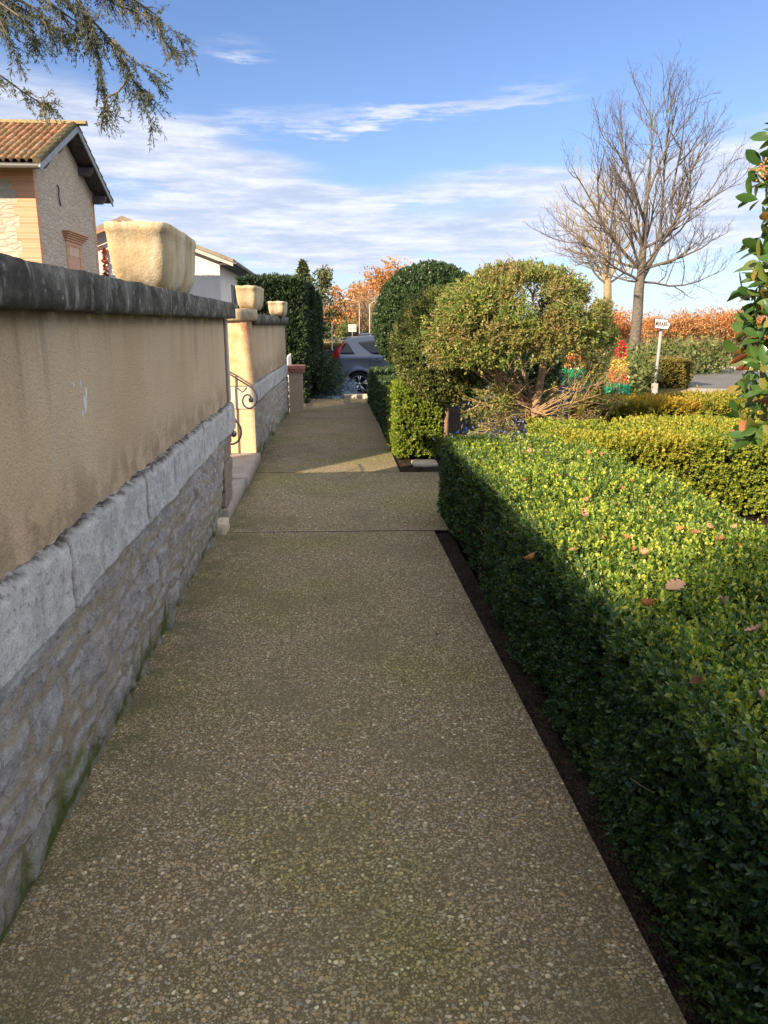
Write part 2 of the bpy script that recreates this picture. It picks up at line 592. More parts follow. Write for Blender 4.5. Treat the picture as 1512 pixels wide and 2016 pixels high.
def m_render(t, b):
    v = t.coord()
    x, y, z = t.sep(v)
    n = t.noise(v, 1.4, 5, .6)
    c = t.mix(t.sstep(n, .3, .7), (.60, .44, .285), (.70, .545, .375))
    st = t.noise(t.coord('Object', (1, 3.2, .28)), 1.7, 5, .62)
    c = t.mix(t.math('MULTIPLY', t.sstep(st, .54, .70), .60), c, (.60, .54, .46))
    st2 = t.noise(t.coord('Object', (1, 4.6, .35)), 1.3, 6, .6)
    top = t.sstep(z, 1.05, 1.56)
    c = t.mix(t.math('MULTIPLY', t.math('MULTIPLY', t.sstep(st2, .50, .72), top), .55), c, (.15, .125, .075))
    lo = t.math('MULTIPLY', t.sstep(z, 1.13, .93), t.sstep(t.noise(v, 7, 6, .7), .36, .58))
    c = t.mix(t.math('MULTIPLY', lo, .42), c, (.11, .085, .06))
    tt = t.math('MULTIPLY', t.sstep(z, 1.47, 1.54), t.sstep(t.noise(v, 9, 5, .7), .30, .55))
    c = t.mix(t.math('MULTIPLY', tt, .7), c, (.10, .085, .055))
    g = t.noise(v, 130, 4, .7)
    c = t.mix(t.math('MULTIPLY', t.sstep(g, .56, .70), .55), c, (.14, .095, .055))
    c = t.mix(t.math('MULTIPLY', t.sstep(g, .46, .34), .25), c, (.60, .46, .30))
    t.put(b.inputs['Base Color'], c)
    t.put(b.inputs['Normal'], t.bump(t.math('ADD', g, t.math('MULTIPLY', t.noise(v, 55, 3), .8)), .9, .010))
M['render'] = material('ochre roughcast', m_render, rough=.9, spec=.15)


def m_coping(t, b):
    v = t.coord()
    n = t.noise(v, 6, 8, .7)
    c = t.mix(t.sstep(n, .35, .7), (.070, .067, .060), (.22, .21, .19))
    st = t.noise(t.coord('Object', (4, 7.0, 1.6)), 2.3, 6, .7)
    c = t.mix(t.math('MULTIPLY', t.sstep(st, .56, .66), .75), c, (.42, .41, .38))
    c = t.mix(t.math('MULTIPLY', t.sstep(t.noise(v, 13, 7, .72), .54, .64), .7), c, (.36, .355, .33))
    sp = t.voro(v, 20); 
    c = t.mix(t.math('MULTIPLY', t.math('LESS_THAN', sp.outputs['Distance'], .22), t.sstep(t.noise(v, 5, 2), .5, .6)), c, (.33, .33, .30))
    gm = t.noise(v, 3.3, 5, .6)
    c = t.mix(t.math('MULTIPLY', t.sstep(gm, .56, .7), .6), c, (.075, .085, .035))
    t.put(b.inputs['Base Color'], c)
    t.put(b.inputs['Normal'], t.bump(t.math('ADD', t.noise(v, 30, 8, .75), t.math('MULTIPLY', n, .5)), 1, .018))
M['coping'] = material('blackened coping stone', m_coping, rough=.92, spec=.15)


def m_limestone(t, b):
    v = t.coord()
    s = t.attr('stone'); r_ = t.attr('rnd'); z = t.sep(v)[2]
    n = t.noise(v, 11, 8, .72); n2 = t.noise(v, 45, 5, .7)
    c = t.mix(t.sstep(n, .3, .7), (.38, .38, .39), (.72, .715, .72))
    c = t.mix(t.math('MULTIPLY', r_, .30), c, (.46, .40, .34))
    dark = t.math('MULTIPLY', t.sstep(n2, .52, .68), t.sstep(t.noise(v, 5, 4), .38, .6))
    c = t.mix(t.math('MULTIPLY', dark, .80), c, (.10, .085, .08))
    wl = t.math('MULTIPLY', t.sstep(t.noise(v, 26, 5, .7), .56, .66), t.sstep(t.noise(v, 3.7, 3), .45, .6))
    c = t.mix(t.math('MULTIPLY', wl, .7), c, (.74, .73, .74))
    c = t.mix(t.math('MULTIPLY', t.sstep(t.noise(v, 2.1, 4), .52, .7), .35), c, (.42, .33, .25))
    mort = t.mix(t.sstep(t.noise(v, 18, 6, .7), .35, .65), (.42, .36, .28), (.56, .49, .39))
    c = t.mix(s, mort, c)
    low = t.sstep(t.math('ADD', z, t.math('MULTIPLY', t.noise(v, 4, 3), .25)), .40, .12)
    mo = t.math('MULTIPLY', t.math('MULTIPLY', t.sstep(t.noise(v, 3.1, 6, .65), .44, .54), low), t.math('SUBTRACT', 1.08, t.math('MULTIPLY', s, .75)), clamp=True)
    c = t.mix(mo, c, t.mix(n2, (.08, .15, .018), (.17, .26, .04)))
    gr = t.sstep(z, .16, .0)
    c = t.mix(t.math('MULTIPLY', gr, .45), c, (.13, .12, .08))
    tp = t.sstep(t.attr('top'), .1, .9)
    c = t.mix(t.math('MULTIPLY', tp, t.sstep(t.noise(v, 16, 6, .7), .36, .60)), c, (.085, .07, .06))
    t.put(b.inputs['Base Color'], c)
    t.put(b.inputs['Normal'], t.bump(t.math('ADD', n2, t.noise(v, 110, 5, .7)), 1.0, .02))
M['limestone'] = material('weathered limestone', m_limestone, rough=.88, spec=.2)


def m_ashlar(t, b):
    v = t.coord()
    s = t.attr('stone'); r_ = t.attr('rnd')
    n = t.noise(v, 8, 8, .7); n2 = t.noise(v, 55, 5, .72)
    c = t.mix(t.sstep(n, .32, .68), (.42, .42, .435), (.72, .715, .72))
    c = t.mix(t.math('MULTIPLY', r_, .35), c, (.56, .53, .50))
    c = t.mix(t.math('MULTIPLY', t.sstep(n2, .52, .68), .70), c, (.20, .17, .155))
    st = t.noise(t.coord('Object', (1, 9, 1.2)), 2.5, 5, .65)
    c = t.mix(t.math('MULTIPLY', t.sstep(st, .55, .68), .35), c, (.30, .27, .25))
    c = t.mix(s, (.13, .10, .08), c)
    tp = t.sstep(t.attr('top'), .1, .9)
    c = t.mix(t.math('MULTIPLY', tp, t.sstep(t.noise(v, 16, 6, .7), .36, .58)), c, (.085, .07, .06))
    t.put(b.inputs['Base Color'], c)
    t.put(b.inputs['Normal'], t.bump(t.math('ADD', n2, t.noise(v, 120, 5, .7)), .8, .012))
M['ashlar'] = material('dressed limestone blocks', m_ashlar, rough=.88, spec=.2)

M['brick'] = mottled('worn brick', (.34, .20, .13), (.46, .31, .21), 5, bumpd=.01)
M['dirty_brick'] = mottled('grimy brick', (.21, .175, .145), (.32, .27, .22), 14, bumpd=.01)
M['grey_strip'] = mottled('grey painted trim', (.42, .40, .37), (.52, .50, .47), 6)
M['brown_strip'] = mottled('brown trim', (.14, .085, .06), (.24, .15, .10), 9)


def m_pier(t, b):
    v = t.coord()
    n = t.noise(v, 5, 6, .65); n3 = t.noise(t.coord('Object', (1, 1, .6)), 6.5, 5, .7)
    c = t.mix(t.sstep(n, .3, .7), (.50, .32, .16), (.68, .50, .30))
    z = t.sep(v)[2]
    red = t.math('MULTIPLY', t.sstep(n3, .46, .6), t.sstep(z, 1.20, 1.50))
    c = t.mix(t.math('MULTIPLY', red, .9), c, (.52, .21, .11))
    c = t.mix(t.math('MULTIPLY', t.sstep(t.noise(v, 12, 6, .7), .55, .7), .4), c, (.30, .22, .13))
    t.put(b.inputs['Base Color'], c); t.put(b.inputs['Normal'], t.bump(t.noise(v, 40, 5), .4, .008))
M['pier'] = material('weathered pier render', m_pier, rough=.9, spec=.15)
M['pale_stone'] = mottled('pale dressed stone', (.50, .42, .31), (.62, .54, .42), 6, bumpd=.006)


def m_pier_brick(t, b):
    v = t.coord('Object')
    mp = t.new('ShaderNodeMapping'); t.link(v, mp.inputs[0]); mp.inputs[2].default_value = (R(90), 0, 0)
    br = t.new('ShaderNodeTexBrick'); t.link(mp.outputs[0], br.inputs[0])
    br.inputs['Scale'].default_value = 1; br.inputs['Brick Width'].default_value = .24; br.inputs['Row Height'].default_value = .062
    br.inputs['Mortar Size'].default_value = .006
    br.inputs[1].default_value = (.58, .36, .19, 1); br.inputs[2].default_value = (.66, .45, .27, 1); br.inputs[3].default_value = (.55, .45, .32, 1)
    c = t.mix(t.math('MULTIPLY', t.noise(v, 9, 5), .5), br.outputs[0], (.62, .44, .26))
    t.put(b.inputs['Base Color'], c); t.put(b.inputs['Normal'], t.bump(br.outputs['Fac'], -.5, .006))
M['pier_brick'] = material('pale pink brick', m_pier_brick, rough=.9, spec=.15)


def m_planter(t, b):
    v = t.coord()
    n = t.noise(v, 4, 7, .65); st = t.noise(t.coord('Object', (5, 5, .7)), 2.2, 5, .6)
    c = t.mix(t.sstep(n, .3, .7), (.40, .30, .17), (.56, .46, .31))
    c = t.mix(t.math('MULTIPLY', t.sstep(st, .50, .66), .6), c, (.66, .60, .49))
    z = t.sep(v)[2]
    d = t.math('MULTIPLY', t.sstep(t.noise(v, 13, 7, .72), .50, .66), t.sstep(t.math('ABSOLUTE', t.math('SUBTRACT', z, .17)), .02, .17))
    c = t.mix(t.math('MULTIPLY', d, .75), c, (.17, .12, .065))
    t.put(b.inputs['Base Color'], c)
    t.put(b.inputs['Normal'], t.bump(t.math('ADD', t.noise(v, 60, 6, .7), t.noise(v, 18, 4)), .6, .008))
M['planter'] = material('stained cast stone', m_planter, rough=.9, spec=.15)
M['iron'] = material('weathered wrought iron', color=(.20, .19, .19), rough=.45, metal=.6)
M['bark'] = mottled('grey brown bark', (.085, .070, .058), (.17, .145, .12), 12, bumpd=.01)
M['twig'] = mottled('twig bark', (.060, .048, .046), (.11, .088, .082), 6)
M['pale_bark'] = mottled('pale bark', (.24, .18, .11), (.34, .27, .18), 9, bumpd=.006)
M['red_bark'] = mottled('pinkish bark', (.22, .13, .08), (.36, .24, .16), 18, bumpd=.01)
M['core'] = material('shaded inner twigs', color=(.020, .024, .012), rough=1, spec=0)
M['dry_twig'] = mottled('dry straw twig', (.26, .17, .085), (.40, .28, .15), 9)

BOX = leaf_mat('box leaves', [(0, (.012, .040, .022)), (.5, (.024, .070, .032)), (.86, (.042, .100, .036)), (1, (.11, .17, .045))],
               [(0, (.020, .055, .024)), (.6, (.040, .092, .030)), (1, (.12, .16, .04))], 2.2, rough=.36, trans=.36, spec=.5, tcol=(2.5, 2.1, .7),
               young=[(0, (.030, .090, .032)), (.22, (.080, .175, .042)), (.46, (.22, .34, .052)), (.72, (.44, .52, .07)), (1, (.62, .63, .11))])  # top leaf colours, lightened to look sunlit
YBOX = leaf_mat('yellowing box leaves', [(0, (.08, .13, .025)), (.4, (.17, .24, .035)), (.75, (.32, .36, .045)), (1, (.46, .43, .06))],
                [(0, (.14, .17, .025)), (.5, (.34, .33, .035)), (1, (.52, .40, .06))], 1.6, rough=.42, trans=.32)
GBOX = leaf_mat('golden box leaves', [(0, (.10, .12, .025)), (.4, (.20, .22, .03)), (.8, (.36, .33, .04)), (1, (.52, .40, .05))],
                [(0, (.24, .18, .025)), (.5, (.48, .33, .04)), (1, (.62, .34, .05))], 1.1, rough=.45, trans=.32)
LBOX = leaf_mat('light green box leaves', [(0, (.09, .15, .025)), (.5, (.20, .28, .04)), (1, (.36, .40, .06))], None, rough=.42, trans=.32)
DARK = leaf_mat('dark laurel leaves', [(0, (.022, .046, .018)), (.6, (.042, .078, .028)), (1, (.08, .125, .045))],
                [(0, (.03, .06, .022)), (1, (.07, .115, .04))], 3, rough=.38, trans=.15)
MIDL = leaf_mat('mid green topiary leaves', [(0, (.06, .095, .026)), (.6, (.12, .17, .04)), (1, (.22, .22, .07))],
                [(0, (.08, .10, .03)), (1, (.20, .19, .06))], 3, rough=.45, trans=.25)
OLIVE = leaf_mat('thin olive topiary leaves', [(0, (.07, .12, .03)), (.5, (.16, .215, .045)), (.88, (.29, .31, .06)), (1, (.36, .24, .10))],
                 [(0, (.13, .14, .04)), (.5, (.22, .20, .06)), (1, (.32, .20, .10))], 2.6, rough=.5, trans=.25)
CYPR = leaf_mat('dark cypress sprays', [(0, (.012, .028, .014)), (.6, (.022, .046, .022)), (1, (.045, .075, .030))],
                [(0, (.026, .055, .02)), (1, (.05, .085, .03))], 1.5, rough=.6, trans=.12)
NEEDLE = leaf_mat('cedar needles', [(0, (.030, .048, .036)), (.6, (.055, .078, .050)), (1, (.11, .125, .065))],
                 [(0, (.08, .09, .04)), (1, (.17, .15, .065))], 2.5, rough=.6, trans=.15)
PHOT = leaf_mat('photinia leaves', [(0, (.035, .085, .024)), (.5, (.070, .145, .032)), (.8, (.13, .19, .045)), (.93, (.24, .21, .05)), (1, (.42, .13, .07))],
                None, rough=.26, trans=.28, spec=.55)
ORANGE = leaf_mat('russet oak leaves', [(0, (.32, .12, .04)), (.5, (.52, .21, .07)), (1, (.62, .34, .13))],
                  [(0, (.26, .16, .07)), (1, (.42, .25, .12))], .35, rough=.7, trans=.25)
PINE = leaf_mat('pine needles', [(0, (.05, .075, .035)), (.6, (.10, .12, .05)), (1, (.20, .19, .08))], None, rough=.6, trans=.2)
BUSH = leaf_mat('mixed hedgerow leaves', [(0, (.16, .14, .06)), (.4, (.30, .24, .12)), (.8, (.42, .32, .18)), (1, (.46, .24, .12))],
                [(0, (.10, .13, .045)), (1, (.22, .22, .09))], .45, rough=.7, trans=.2)
JUNI = leaf_mat('juniper sprays', [(0, (.07, .10, .03)), (.7, (.13, .16, .045)), (1, (.21, .21, .06))], None, rough=.6, trans=.15)
STRAW = leaf_mat('golden clipped hedge', [(0, (.10, .095, .02)), (.6, (.18, .15, .03)), (1, (.27, .20, .05))], None, rough=.6, trans=.2)


# ------------------------------------------------------------------ the setting
def drop(y): 
    s = np.clip((np.asarray(y, float) - 16.2) / 2.4, 0, 1)
    return -0.37 * s * s * (3 - 2 * s)


def build_ground():
    ys = np.concatenate([np.linspace(-60, 0, 12), np.arange(.5, 40, .5), np.linspace(41, 900, 40)])
    xs = np.concatenate([np.linspace(-600, -30, 14), np.arange(-29, 40, 1.0), np.linspace(42, 700, 16)])
    X, Y = np.meshgrid(xs, ys, indexing='ij')
    Z = drop(Y) - .035 + np.where((X < -1.2) & (Y > 12), .0, 0)
    V = np.stack([X, Y, Z], -1).reshape(-1, 3)
    o = fast_mesh('ground', V, grid_faces(len(xs), len(ys)), M['ground'], smooth=True)
    tag(o, kind='structure')


build_ground()


def sheet(name, poly, z, mat, thick=0.0):
    m = MB()
    if thick: m.prism(poly, 2, z - thick, z)
    else: m.add([(x, y, z) for x, y in poly], [tuple(range(len(poly)))])
    return tag(m.build(name, mat), kind='structure')


# path in three poured slabs with thin pale joints between them
sheet('path', [(-1.0, -4), (.765, -4), (.765, 5.50), (-1.0, 5.56)], 0, M['path'], .12)
sheet('path', [(-1.9, 5.572), (1.25, 5.512), (1.25, 7.80), (-1.9, 7.93)], .002, M['path'], .12)
sheet('path', [(-1.05, 7.94), (.725, 7.865), (.80, 15.9), (-.62, 16.0)], 0, M['path'], .12)
sheet('path_joint', [(-.72, 5.553), (.86, 5.505), (.86, 5.513), (-.72, 5.561)], .006, M['joint'])
sheet('path_joint', [(-.8, 5.549), (1.2, 5.489), (1.2, 5.506), (-.8, 5.566)], -.004, M['soil'], .1)
sheet('path_joint', [(-.85, 7.915), (1.2, 7.79), (1.2, 7.865), (-.85, 7.94)], -.008, M['soil'], .1)
sheet('path_joint', [(-.7, 12.55), (.78, 12.5), (.78, 12.512), (-.7, 12.562)], .003, M['soil'])


def soil_bed(name, x0, x1, y0, y1, z, amp=.015):
    xs = np.linspace(x0, x1, max(3, int((x1 - x0) / .05))); ys = np.linspace(y0, y1, max(3, int((y1 - y0) / .05)))
    X, Y = np.meshgrid(xs, ys, indexing='ij')
    Z = z + (fbm(X * 6, Y * 6, 4) - .5) * amp * 2
    o = fast_mesh(name, np.stack([X, Y, Z], -1).reshape(-1, 3), grid_faces(len(xs), len(ys)), M['soil'], smooth=True)
    return tag(o, kind='structure')


soil_bed('soil_bed', .765, 3.2, -2.5, 5.50, -.022)
soil_bed('soil_bed', .735, 4.2, 7.88, 16.0, -.022)
soil_bed('soil_bed', 1.25, 9.0, 5.5, 7.9, -.026)
sheet('parking_road', [(-40, 18.9), (6.0, 18.9), (8.5, 27), (9, 45.5), (-40, 45.5)], -.388, M['asphalt'])
sheet('side_road', [(10.4, 21.8), (12.4, 21.1), (40, 18), (40, 27), (17.6, 30.6), (15.9, 32.4), (13.2, 28)], -.386, M['asphalt'])
sheet('pavement', [(9.6, 20.6), (10.6, 19.4), (40, 15.6), (40, 17.8), (12.4, 20.95), (10.4, 21.65)], -.30, M['pave'], .2)
sheet('kerb', [(15.9, 32.6), (17.6, 30.8), (40, 27.2), (40, 27.5), (17.8, 31.1), (16.1, 32.9)], -.26, M['pave'], .2)
sheet('kerb', [(-12, 45.6), (9, 45.6), (9, 46.0), (-12, 46.0)], -.27, M['pave'], .2)


# ------------------------------------------------------------------ stone faces with real relief
def rubble_face(name, y0, y1, x_at, z0, z1, res, parent, seed=1, amp=.020, course=(.075, .175), width=(.12, .42), batter=0.0):
    rng = np.random.default_rng(seed)
    ys = np.arange(y0, y1 + res * .5, res); zs = np.arange(z0, z1 + res * .5, res)
    Y, Z = np.meshgrid(ys, zs, indexing='ij')
    wy = Y + (fbm(Y * 3, Z * 3, seed) - .5) * .13 + (fbm(Y * 11, Z * 11, seed + 1) - .5) * .035
    wz = Z + (fbm(Y * 2.2, Z * 3, seed + 2) - .5) * .15 + (fbm(Y * 12, Z * 12, seed + 3) - .5) * .03
    cs = [z0 - .15]
    while cs[-1] < z1 + .2: cs.append(cs[-1] + rng.uniform(*course))
    cs = np.array(cs)
    ci = np.clip(np.searchsorted(cs, wz) - 1, 0, len(cs) - 2)
    dz = np.minimum(wz - cs[ci], cs[ci + 1] - wz)
    dy = np.zeros_like(Y); sid = np.zeros(Y.shape, int); oy = np.zeros_like(Y)
    oz = wz - (cs[ci] + cs[ci + 1]) / 2
    for k in range(len(cs) - 1):
        b = [y0 - rng.uniform(.2, .5)]
        while b[-1] < y1 + .4: b.append(b[-1] + rng.uniform(*width))
        b = np.array(b); m = ci == k
        i = np.clip(np.searchsorted(b, wy[m]) - 1, 0, len(b) - 2)
        dy[m] = np.minimum(wy[m] - b[i], b[i + 1] - wy[m]); sid[m] = i + k * 97; oy[m] = wy[m] - (b[i] + b[i + 1]) / 2
    d = np.minimum(dz, dy * .9)
    rs = rng.random(sid.max() + 1); am = rng.uniform(.35, 1.15, sid.max() + 1)
    d = d + (fbm(Y * 26, Z * 26, seed + 15, 3) - .5) * .022
    mort = .006 + .058 * np.clip(fbm(Y * 2.7, Z * 3.4, seed + 7) - .36, 0, 1)
    s = np.clip((d - mort) / .009, 0, 1); s = s * s * (3 - 2 * s)
    big = np.clip((d - mort) / .022, 0, 1) ** .5
    ty = rng.normal(size=sid.max() + 1) * .10; tz = rng.normal(size=sid.max() + 1) * .16
    rid = np.abs(fbm(Y * 13, Z * 15, seed + 20, 4) - .5)
    h = big * amp * am[sid] * s + s * (oy * ty[sid] + oz * tz[sid] - rid * .045 + .006) + s * ((fbm(Y * 15, Z * 17, seed + 9, 5) - .5) * .022 + (fbm(Y * 48, Z * 48, seed + 10, 3) - .5) * .016)
    h = h + (fbm(Y * 14, Z * 14, seed + 12, 3) - .5) * .008 + .012 * np.clip((.10 - Z) / .10, 0, 1) * vn(Y * 5, Z * 0, seed + 30)
    h = h * .62 + (1 - s) * .006
    h *= np.clip((y1 - Y) / .03, 0, 1) * .7 + .3
    X = x_at(Y) + h - batter * (1 - Z / z1)
    V = np.stack([X, Y, Z], -1).reshape(-1, 3)
    F = grid_faces(len(ys), len(zs))
    return fast_mesh(name, V, F, M['limestone'], parent, smooth=False, attrs={'stone': s, 'rnd': rs[sid], 'top': np.zeros_like(s)})


def ashlar_face(name, y0, y1, x_at, z0, z1, back, res, parent, seed=5, ragged=.014):
    rng = np.random.default_rng(seed)
    ys = np.arange(y0, y1 + res * .5, res); H = z1 - z0
    ss = np.arange(0, H + back + res, res)
    Y, S = np.meshgrid(ys, ss, indexing='ij')
    b = [y0 - .3]
    while b[-1] < y1 + .3: b.append(b[-1] + rng.uniform(.55, 1.15))
    b = np.array(b)
    wy = Y + (fbm(Y * 8, S * 8, seed) - .5) * .02
    i = np.clip(np.searchsorted(b, wy) - 1, 0, len(b) - 2)
    dy = np.minimum(wy - b[i], b[i + 1] - wy)
    rs = rng.random(len(b)); off = rng.uniform(-.004, .006, len(b))
    s = np.clip((dy - .004) / .008, 0, 1); s = s * s * (3 - 2 * s)
    zt = z1 - ragged * 1.4 * vn(Y * 9, Y * 0, seed + 3) - ragged * (vn(Y * 33, Y * 0, seed + 4) - .3)
    lowb = z0 + .05 * (fbm(Y * 2.5, Y * 0 + 3, seed + 6) - .5)
    front = S <= H
    z = np.where(front, lowb + (zt - lowb) * np.clip(S / H, 0, 1), zt)
    h = s * (.014 + off[i]) + s * ((fbm(Y * 9, S * 9, seed + 9) - .5) * .014 + (fbm(Y * 38, S * 38, seed + 10, 3) - .5) * .009)
    e = np.clip((S - (H - .035)) / .035, 0, 1)
    h = h - e ** 2 * .016 * (0.4 + 1.4 * vn(Y * 14, Y * 0, seed + 5))
    h = np.where(S < res * 1.5, -.012, h)
    x = x_at(Y) + np.where(front, h, h - (S - H))
    z = z + np.where(front, 0, (vn(Y * 30, S * 40, seed + 8) - .5) * .012)
    top = np.clip((S - (H - .03)) / .04, 0, 1)
    V = np.stack([x, Y, z], -1).reshape(-1, 3)
    return fast_mesh(name, V, grid_faces(len(ys), len(ss)), M['ashlar'], parent, smooth=False, attrs={'stone': s, 'rnd': rs[i], 'top': top})


def garden_wall_near():
    w = thing('garden_wall', 'long rendered garden wall with black coping on rough limestone base, nearest on the left', 'wall', (-.84, 5.6, 0))
    o = (.84, -5.6, 0)
    def P(ob): ob.location = o; return ob
    xw = lambda y: np.full_like(y, -.776)
    xr = lambda y: np.full_like(y, -.786)
    P(rubble_face('rubble_base', .6, 5.80, xr, -.03, .69, .0085, w, 11, batter=.062))
    P(rubble_face('rubble_base', -3.5, .6, xr, -.03, .69, .03, w, 12, batter=.062))
    P(ashlar_face('stone_course', .6, 6.30, xw, .660, .905, .06, .0085, w, 21))
    P(ashlar_face('stone_course', -3.5, .6, xw, .660, .905, .06, .03, w, 22))
    P(MB().box(-1.10, -.862, -3.5, 6.27, 0, .662).box(-1.10, -.80, -3.5, 6.275, .664, .890).build('wall_core', M['pale_stone'], w))
    P(MB().box(-1.10, -.800, -3.5, 6.16, .892, 1.54).build('render_panel', M['render'], w))
    P(noisy_box('coping', -1.17, -.722, .3, 6.36, 1.535, 1.656, .030, .0065, M['coping'], w, 12, 4, .006))
    P(noisy_box('coping', -1.17, -.722, -3.5, .3, 1.535, 1.656, .08, .0065, M['coping'], w, 12, 5, .006))
    P(MB().box(-1.10, -.794, 6.163, 6.20, .900, 1.533).build('corner_strip', M['brown_strip'], w, bevel=.003))
    P(MB().box(-1.10, -.782, 6.202, 6.285, .900, 1.533).build('corner_strip', M['grey_strip'], w, bevel=.004))
    z, k = .02, 0
    rng = random.Random(3)
    q = MB()
    while z < .64:
        hgt = rng.uniform(.10, .125)
        dx = rng.uniform(-.012, .008); dy = rng.uniform(-.01, .006)
        q.box(-1.09, -.792 + dx, 5.79 + rng.choice([0, .05]), 6.275 + dy, z, min(z + hgt - .012, .655)); z += hgt
    P(q.build('brick_quoin', M['dirty_brick'], w, bevel=.008))
    P(noisy_box('foot_stone', -1.05, -.765, 5.48, 5.70, -.03, .085, .03, .008, M['pale_stone'], w, 12, 7, .006))
    # smear of white paint on the render
    sm = MB()
    rng2 = np.random.default_rng(5)
    for (py, pz, ry, rz) in ((2.83, 1.245, .016, .032), (2.85, 1.28, .012, .020), (2.80, 1.31, .006, .012), (2.72, 1.315, .006, .006), (2.79, 1.215, .008, .014)):
        ring = [(-.7985, py * .92 + ry * (1 + rng2.uniform(-.4, .4)) * math.cos(a), pz + rz * (1 + rng2.uniform(-.4, .4)) * math.sin(a)) for a in np.linspace(0, 2 * math.pi, 12)[:-1]]
        ring2 = [(-.802, y_, z_) for _, y_, z_ in ring]
        n = len(ring)
        sm.add(ring + ring2, [tuple(range(n))] + [(i, (i + 1) % n, (i + 1) % n + n, i + n) for i in range(n)])
    P(sm.build('paint_smear', material('white paint smear', color=(.62, .62, .62)), w))
    # the wall turns in behind the gateway
    P(MB().box(-6.0, -1.102, 4.98, 5.24, 0, 1.62).build('return_wall', M['render'], w))
    return w


garden_wall_near()


def garden_wall_far():
    w = thing('garden_wall', 'shorter rendered garden wall with sunlit gate pier, beyond the gap in the wall', 'wall', (-.82, 8.47, 0))
    y0, y1 = 8.47, 13.25
    rot = -math.atan2(.125, y1 - y0)
    w.rotation_euler = (0, 0, rot)
    L = y1 - y0
    xw = lambda y: np.full_like(y, -.006)
    rubble_face('rubble_base', .015, L, xw, -.03, .63, .014, w, 31)
    ashlar_face('stone_course', .015, L + .02, xw, .625, .862, .06, .014, w, 33, .006)
    MB().box(-.27, -.02, .02, L - .01, 0, .625).build('wall_core', M['pale_stone'], w)
    MB().box(-.27, -.022, .03, L, .625, 1.49).build('render_panel', M['render'], w)
    MB().box(-.27, -.016, L + .002, L + .03, .87, 1.485).build('corner_strip', M['grey_strip'], w, bevel=.004)
    noisy_box('coping', -.33, .05, .33, L + .06, 1.488, 1.605, .05, .008, M['coping'], w, 9, 9, .008)
    p = MB().box(-.42, .012, -.002, .03, .845, 1.525).box(-.42, -.023, .03, .42, .845, 1.525)
    o = p.build('gate_pier', M['pier'], w)
    MB().box(-.42, .020, -.010, .035, .60, .838).build('pier_stone', M['pale_stone'], o, bevel=.006)
    MB().box(-.42, .012, -.003, .03, .03, .594).build('pier_brick', M['pier_brick'], o)
    MB().box(-.42, .03, -.03, .06, -.03, .045).build('pier_foot', M['dirty_brick'], o, bevel=.01)
    noisy_box('pier_cap', -.46, .05, -.05, .328, 1.528, 1.652, .04, .007, mottled('lichened cap stone', (.34, .27, .17), (.55, .45, .30), 14, bumpd=.012), o, 9, 12, .008)
    q = MB(); rng = random.Random(9); z = 0.02
    while z < .6:
        hh = rng.uniform(.06, .10)
        q.box(-.26, .02 + rng.uniform(-.006, .01), L - .10, L + .015, z, z + hh - .01); z += hh
    q.build('brick_quoin', M['dirty_brick'], w, bevel=.006)
    return w


garden_wall_far()


def letterbox_post():
    t = thing('brick_topped_post', 'short cream rendered post with red brick cap at the far end of the wall', 'post', (-.565, 13.62, 0))
    MB().box(-.115, .115, -.16, .16, -.03, .69).build('shaft', mottled('cream render', (.46, .36, .25), (.54, .44, .32), 5), t, bevel=.006)
    MB().box(-.15, .15, -.21, .21, .692, .735).box(-.165, .165, -.23, .23, .737, .80).build('cap', mottled('red terracotta', (.42, .15, .10), (.52, .26, .20), 7), t, bevel=.006)
    f = thing('picket_fence', 'low grey white slatted fence behind the brick topped post', 'fence', (-.70, 14.1, -.06))
    mat = mottled('grey white paint', (.52, .53, .54), (.62, .63, .65), 6)
    for k in range(6):
        MB().box(-.012, .012, -.5 + k * .2, -.38 + k * .2, .0, 1.0 + .02 * (k % 2)).build('picket', mat, f, bevel=.004)
    MB().box(-.04, -.014, -.55, .65, .25, .32).box(-.04, -.014, -.55, .65, .72, .79).build('rail', mat, f)


letterbox_post()


def make_planter(name, label, loc, w, d, h, rz=0, group='cast stone planters on the wall'):
    """a square pot with soft corners, flaring upwards, hollow at the top"""
    t = thing(name, label, 'planter', loc, group, rz)
    lv = [(0, .66), (.03, .70), (.10, .78), (.22, .86), (.42, .925), (.65, .955), (.85, .975), (.88, 1.0), (.98, 1.0), (1.0, .98), (1.0, .90), (.96, .88), (.80, .86)]
    n = 48
    V, F = [], []
    for li, (z, s) in enumerate(lv):
        for k in range(n):
            a = 2 * math.pi * k / n + math.pi / 4
            c, s_ = math.cos(a), math.sin(a)
            e = 13.0
            rr = 1 / ((abs(c) ** e + abs(s_) ** e) ** (1 / e))
            jx = (vn(k * .5, li * .7, 3) - .5) * .012
            V.append(((c * rr * s * w / 2) * (1 + jx), (s_ * rr * s * d / 2) * (1 + jx), z * h + (vn(k * .6, 2, 5) - .5) * .012 * (z > .9)))
    for i in range(len(lv) - 1):
        for k in range(n):
            F.append((i * n + k, i * n + (k + 1) % n, (i + 1) * n + (k + 1) % n, (i + 1) * n + k))
    F.append(tuple(range(n))[::-1])
    m = MB(); m.add(V, F)
    m.build('pot', M['planter'], t, smooth=True)
    ring = [V[(len(lv) - 1) * n + k] for k in range(n)]
    MB().add(ring, [tuple(range(n))]).build('soil', M['soil'], t)
    return t


make_planter('planter', 'big ochre stained trough planter standing on the near wall', (-.880, 4.26, 1.650), .295, .90, .305, .0)
make_planter('planter', 'cream trough planter on the sunlit gate pier', (-.855, 9.02, 1.648), .235, .84, .245, -.026)
make_planter('planter', 'smallest pale trough planter on the far garden wall before the dark hedge', (-.72, 11.75, 1.602), .245, .70, .205, -.026)


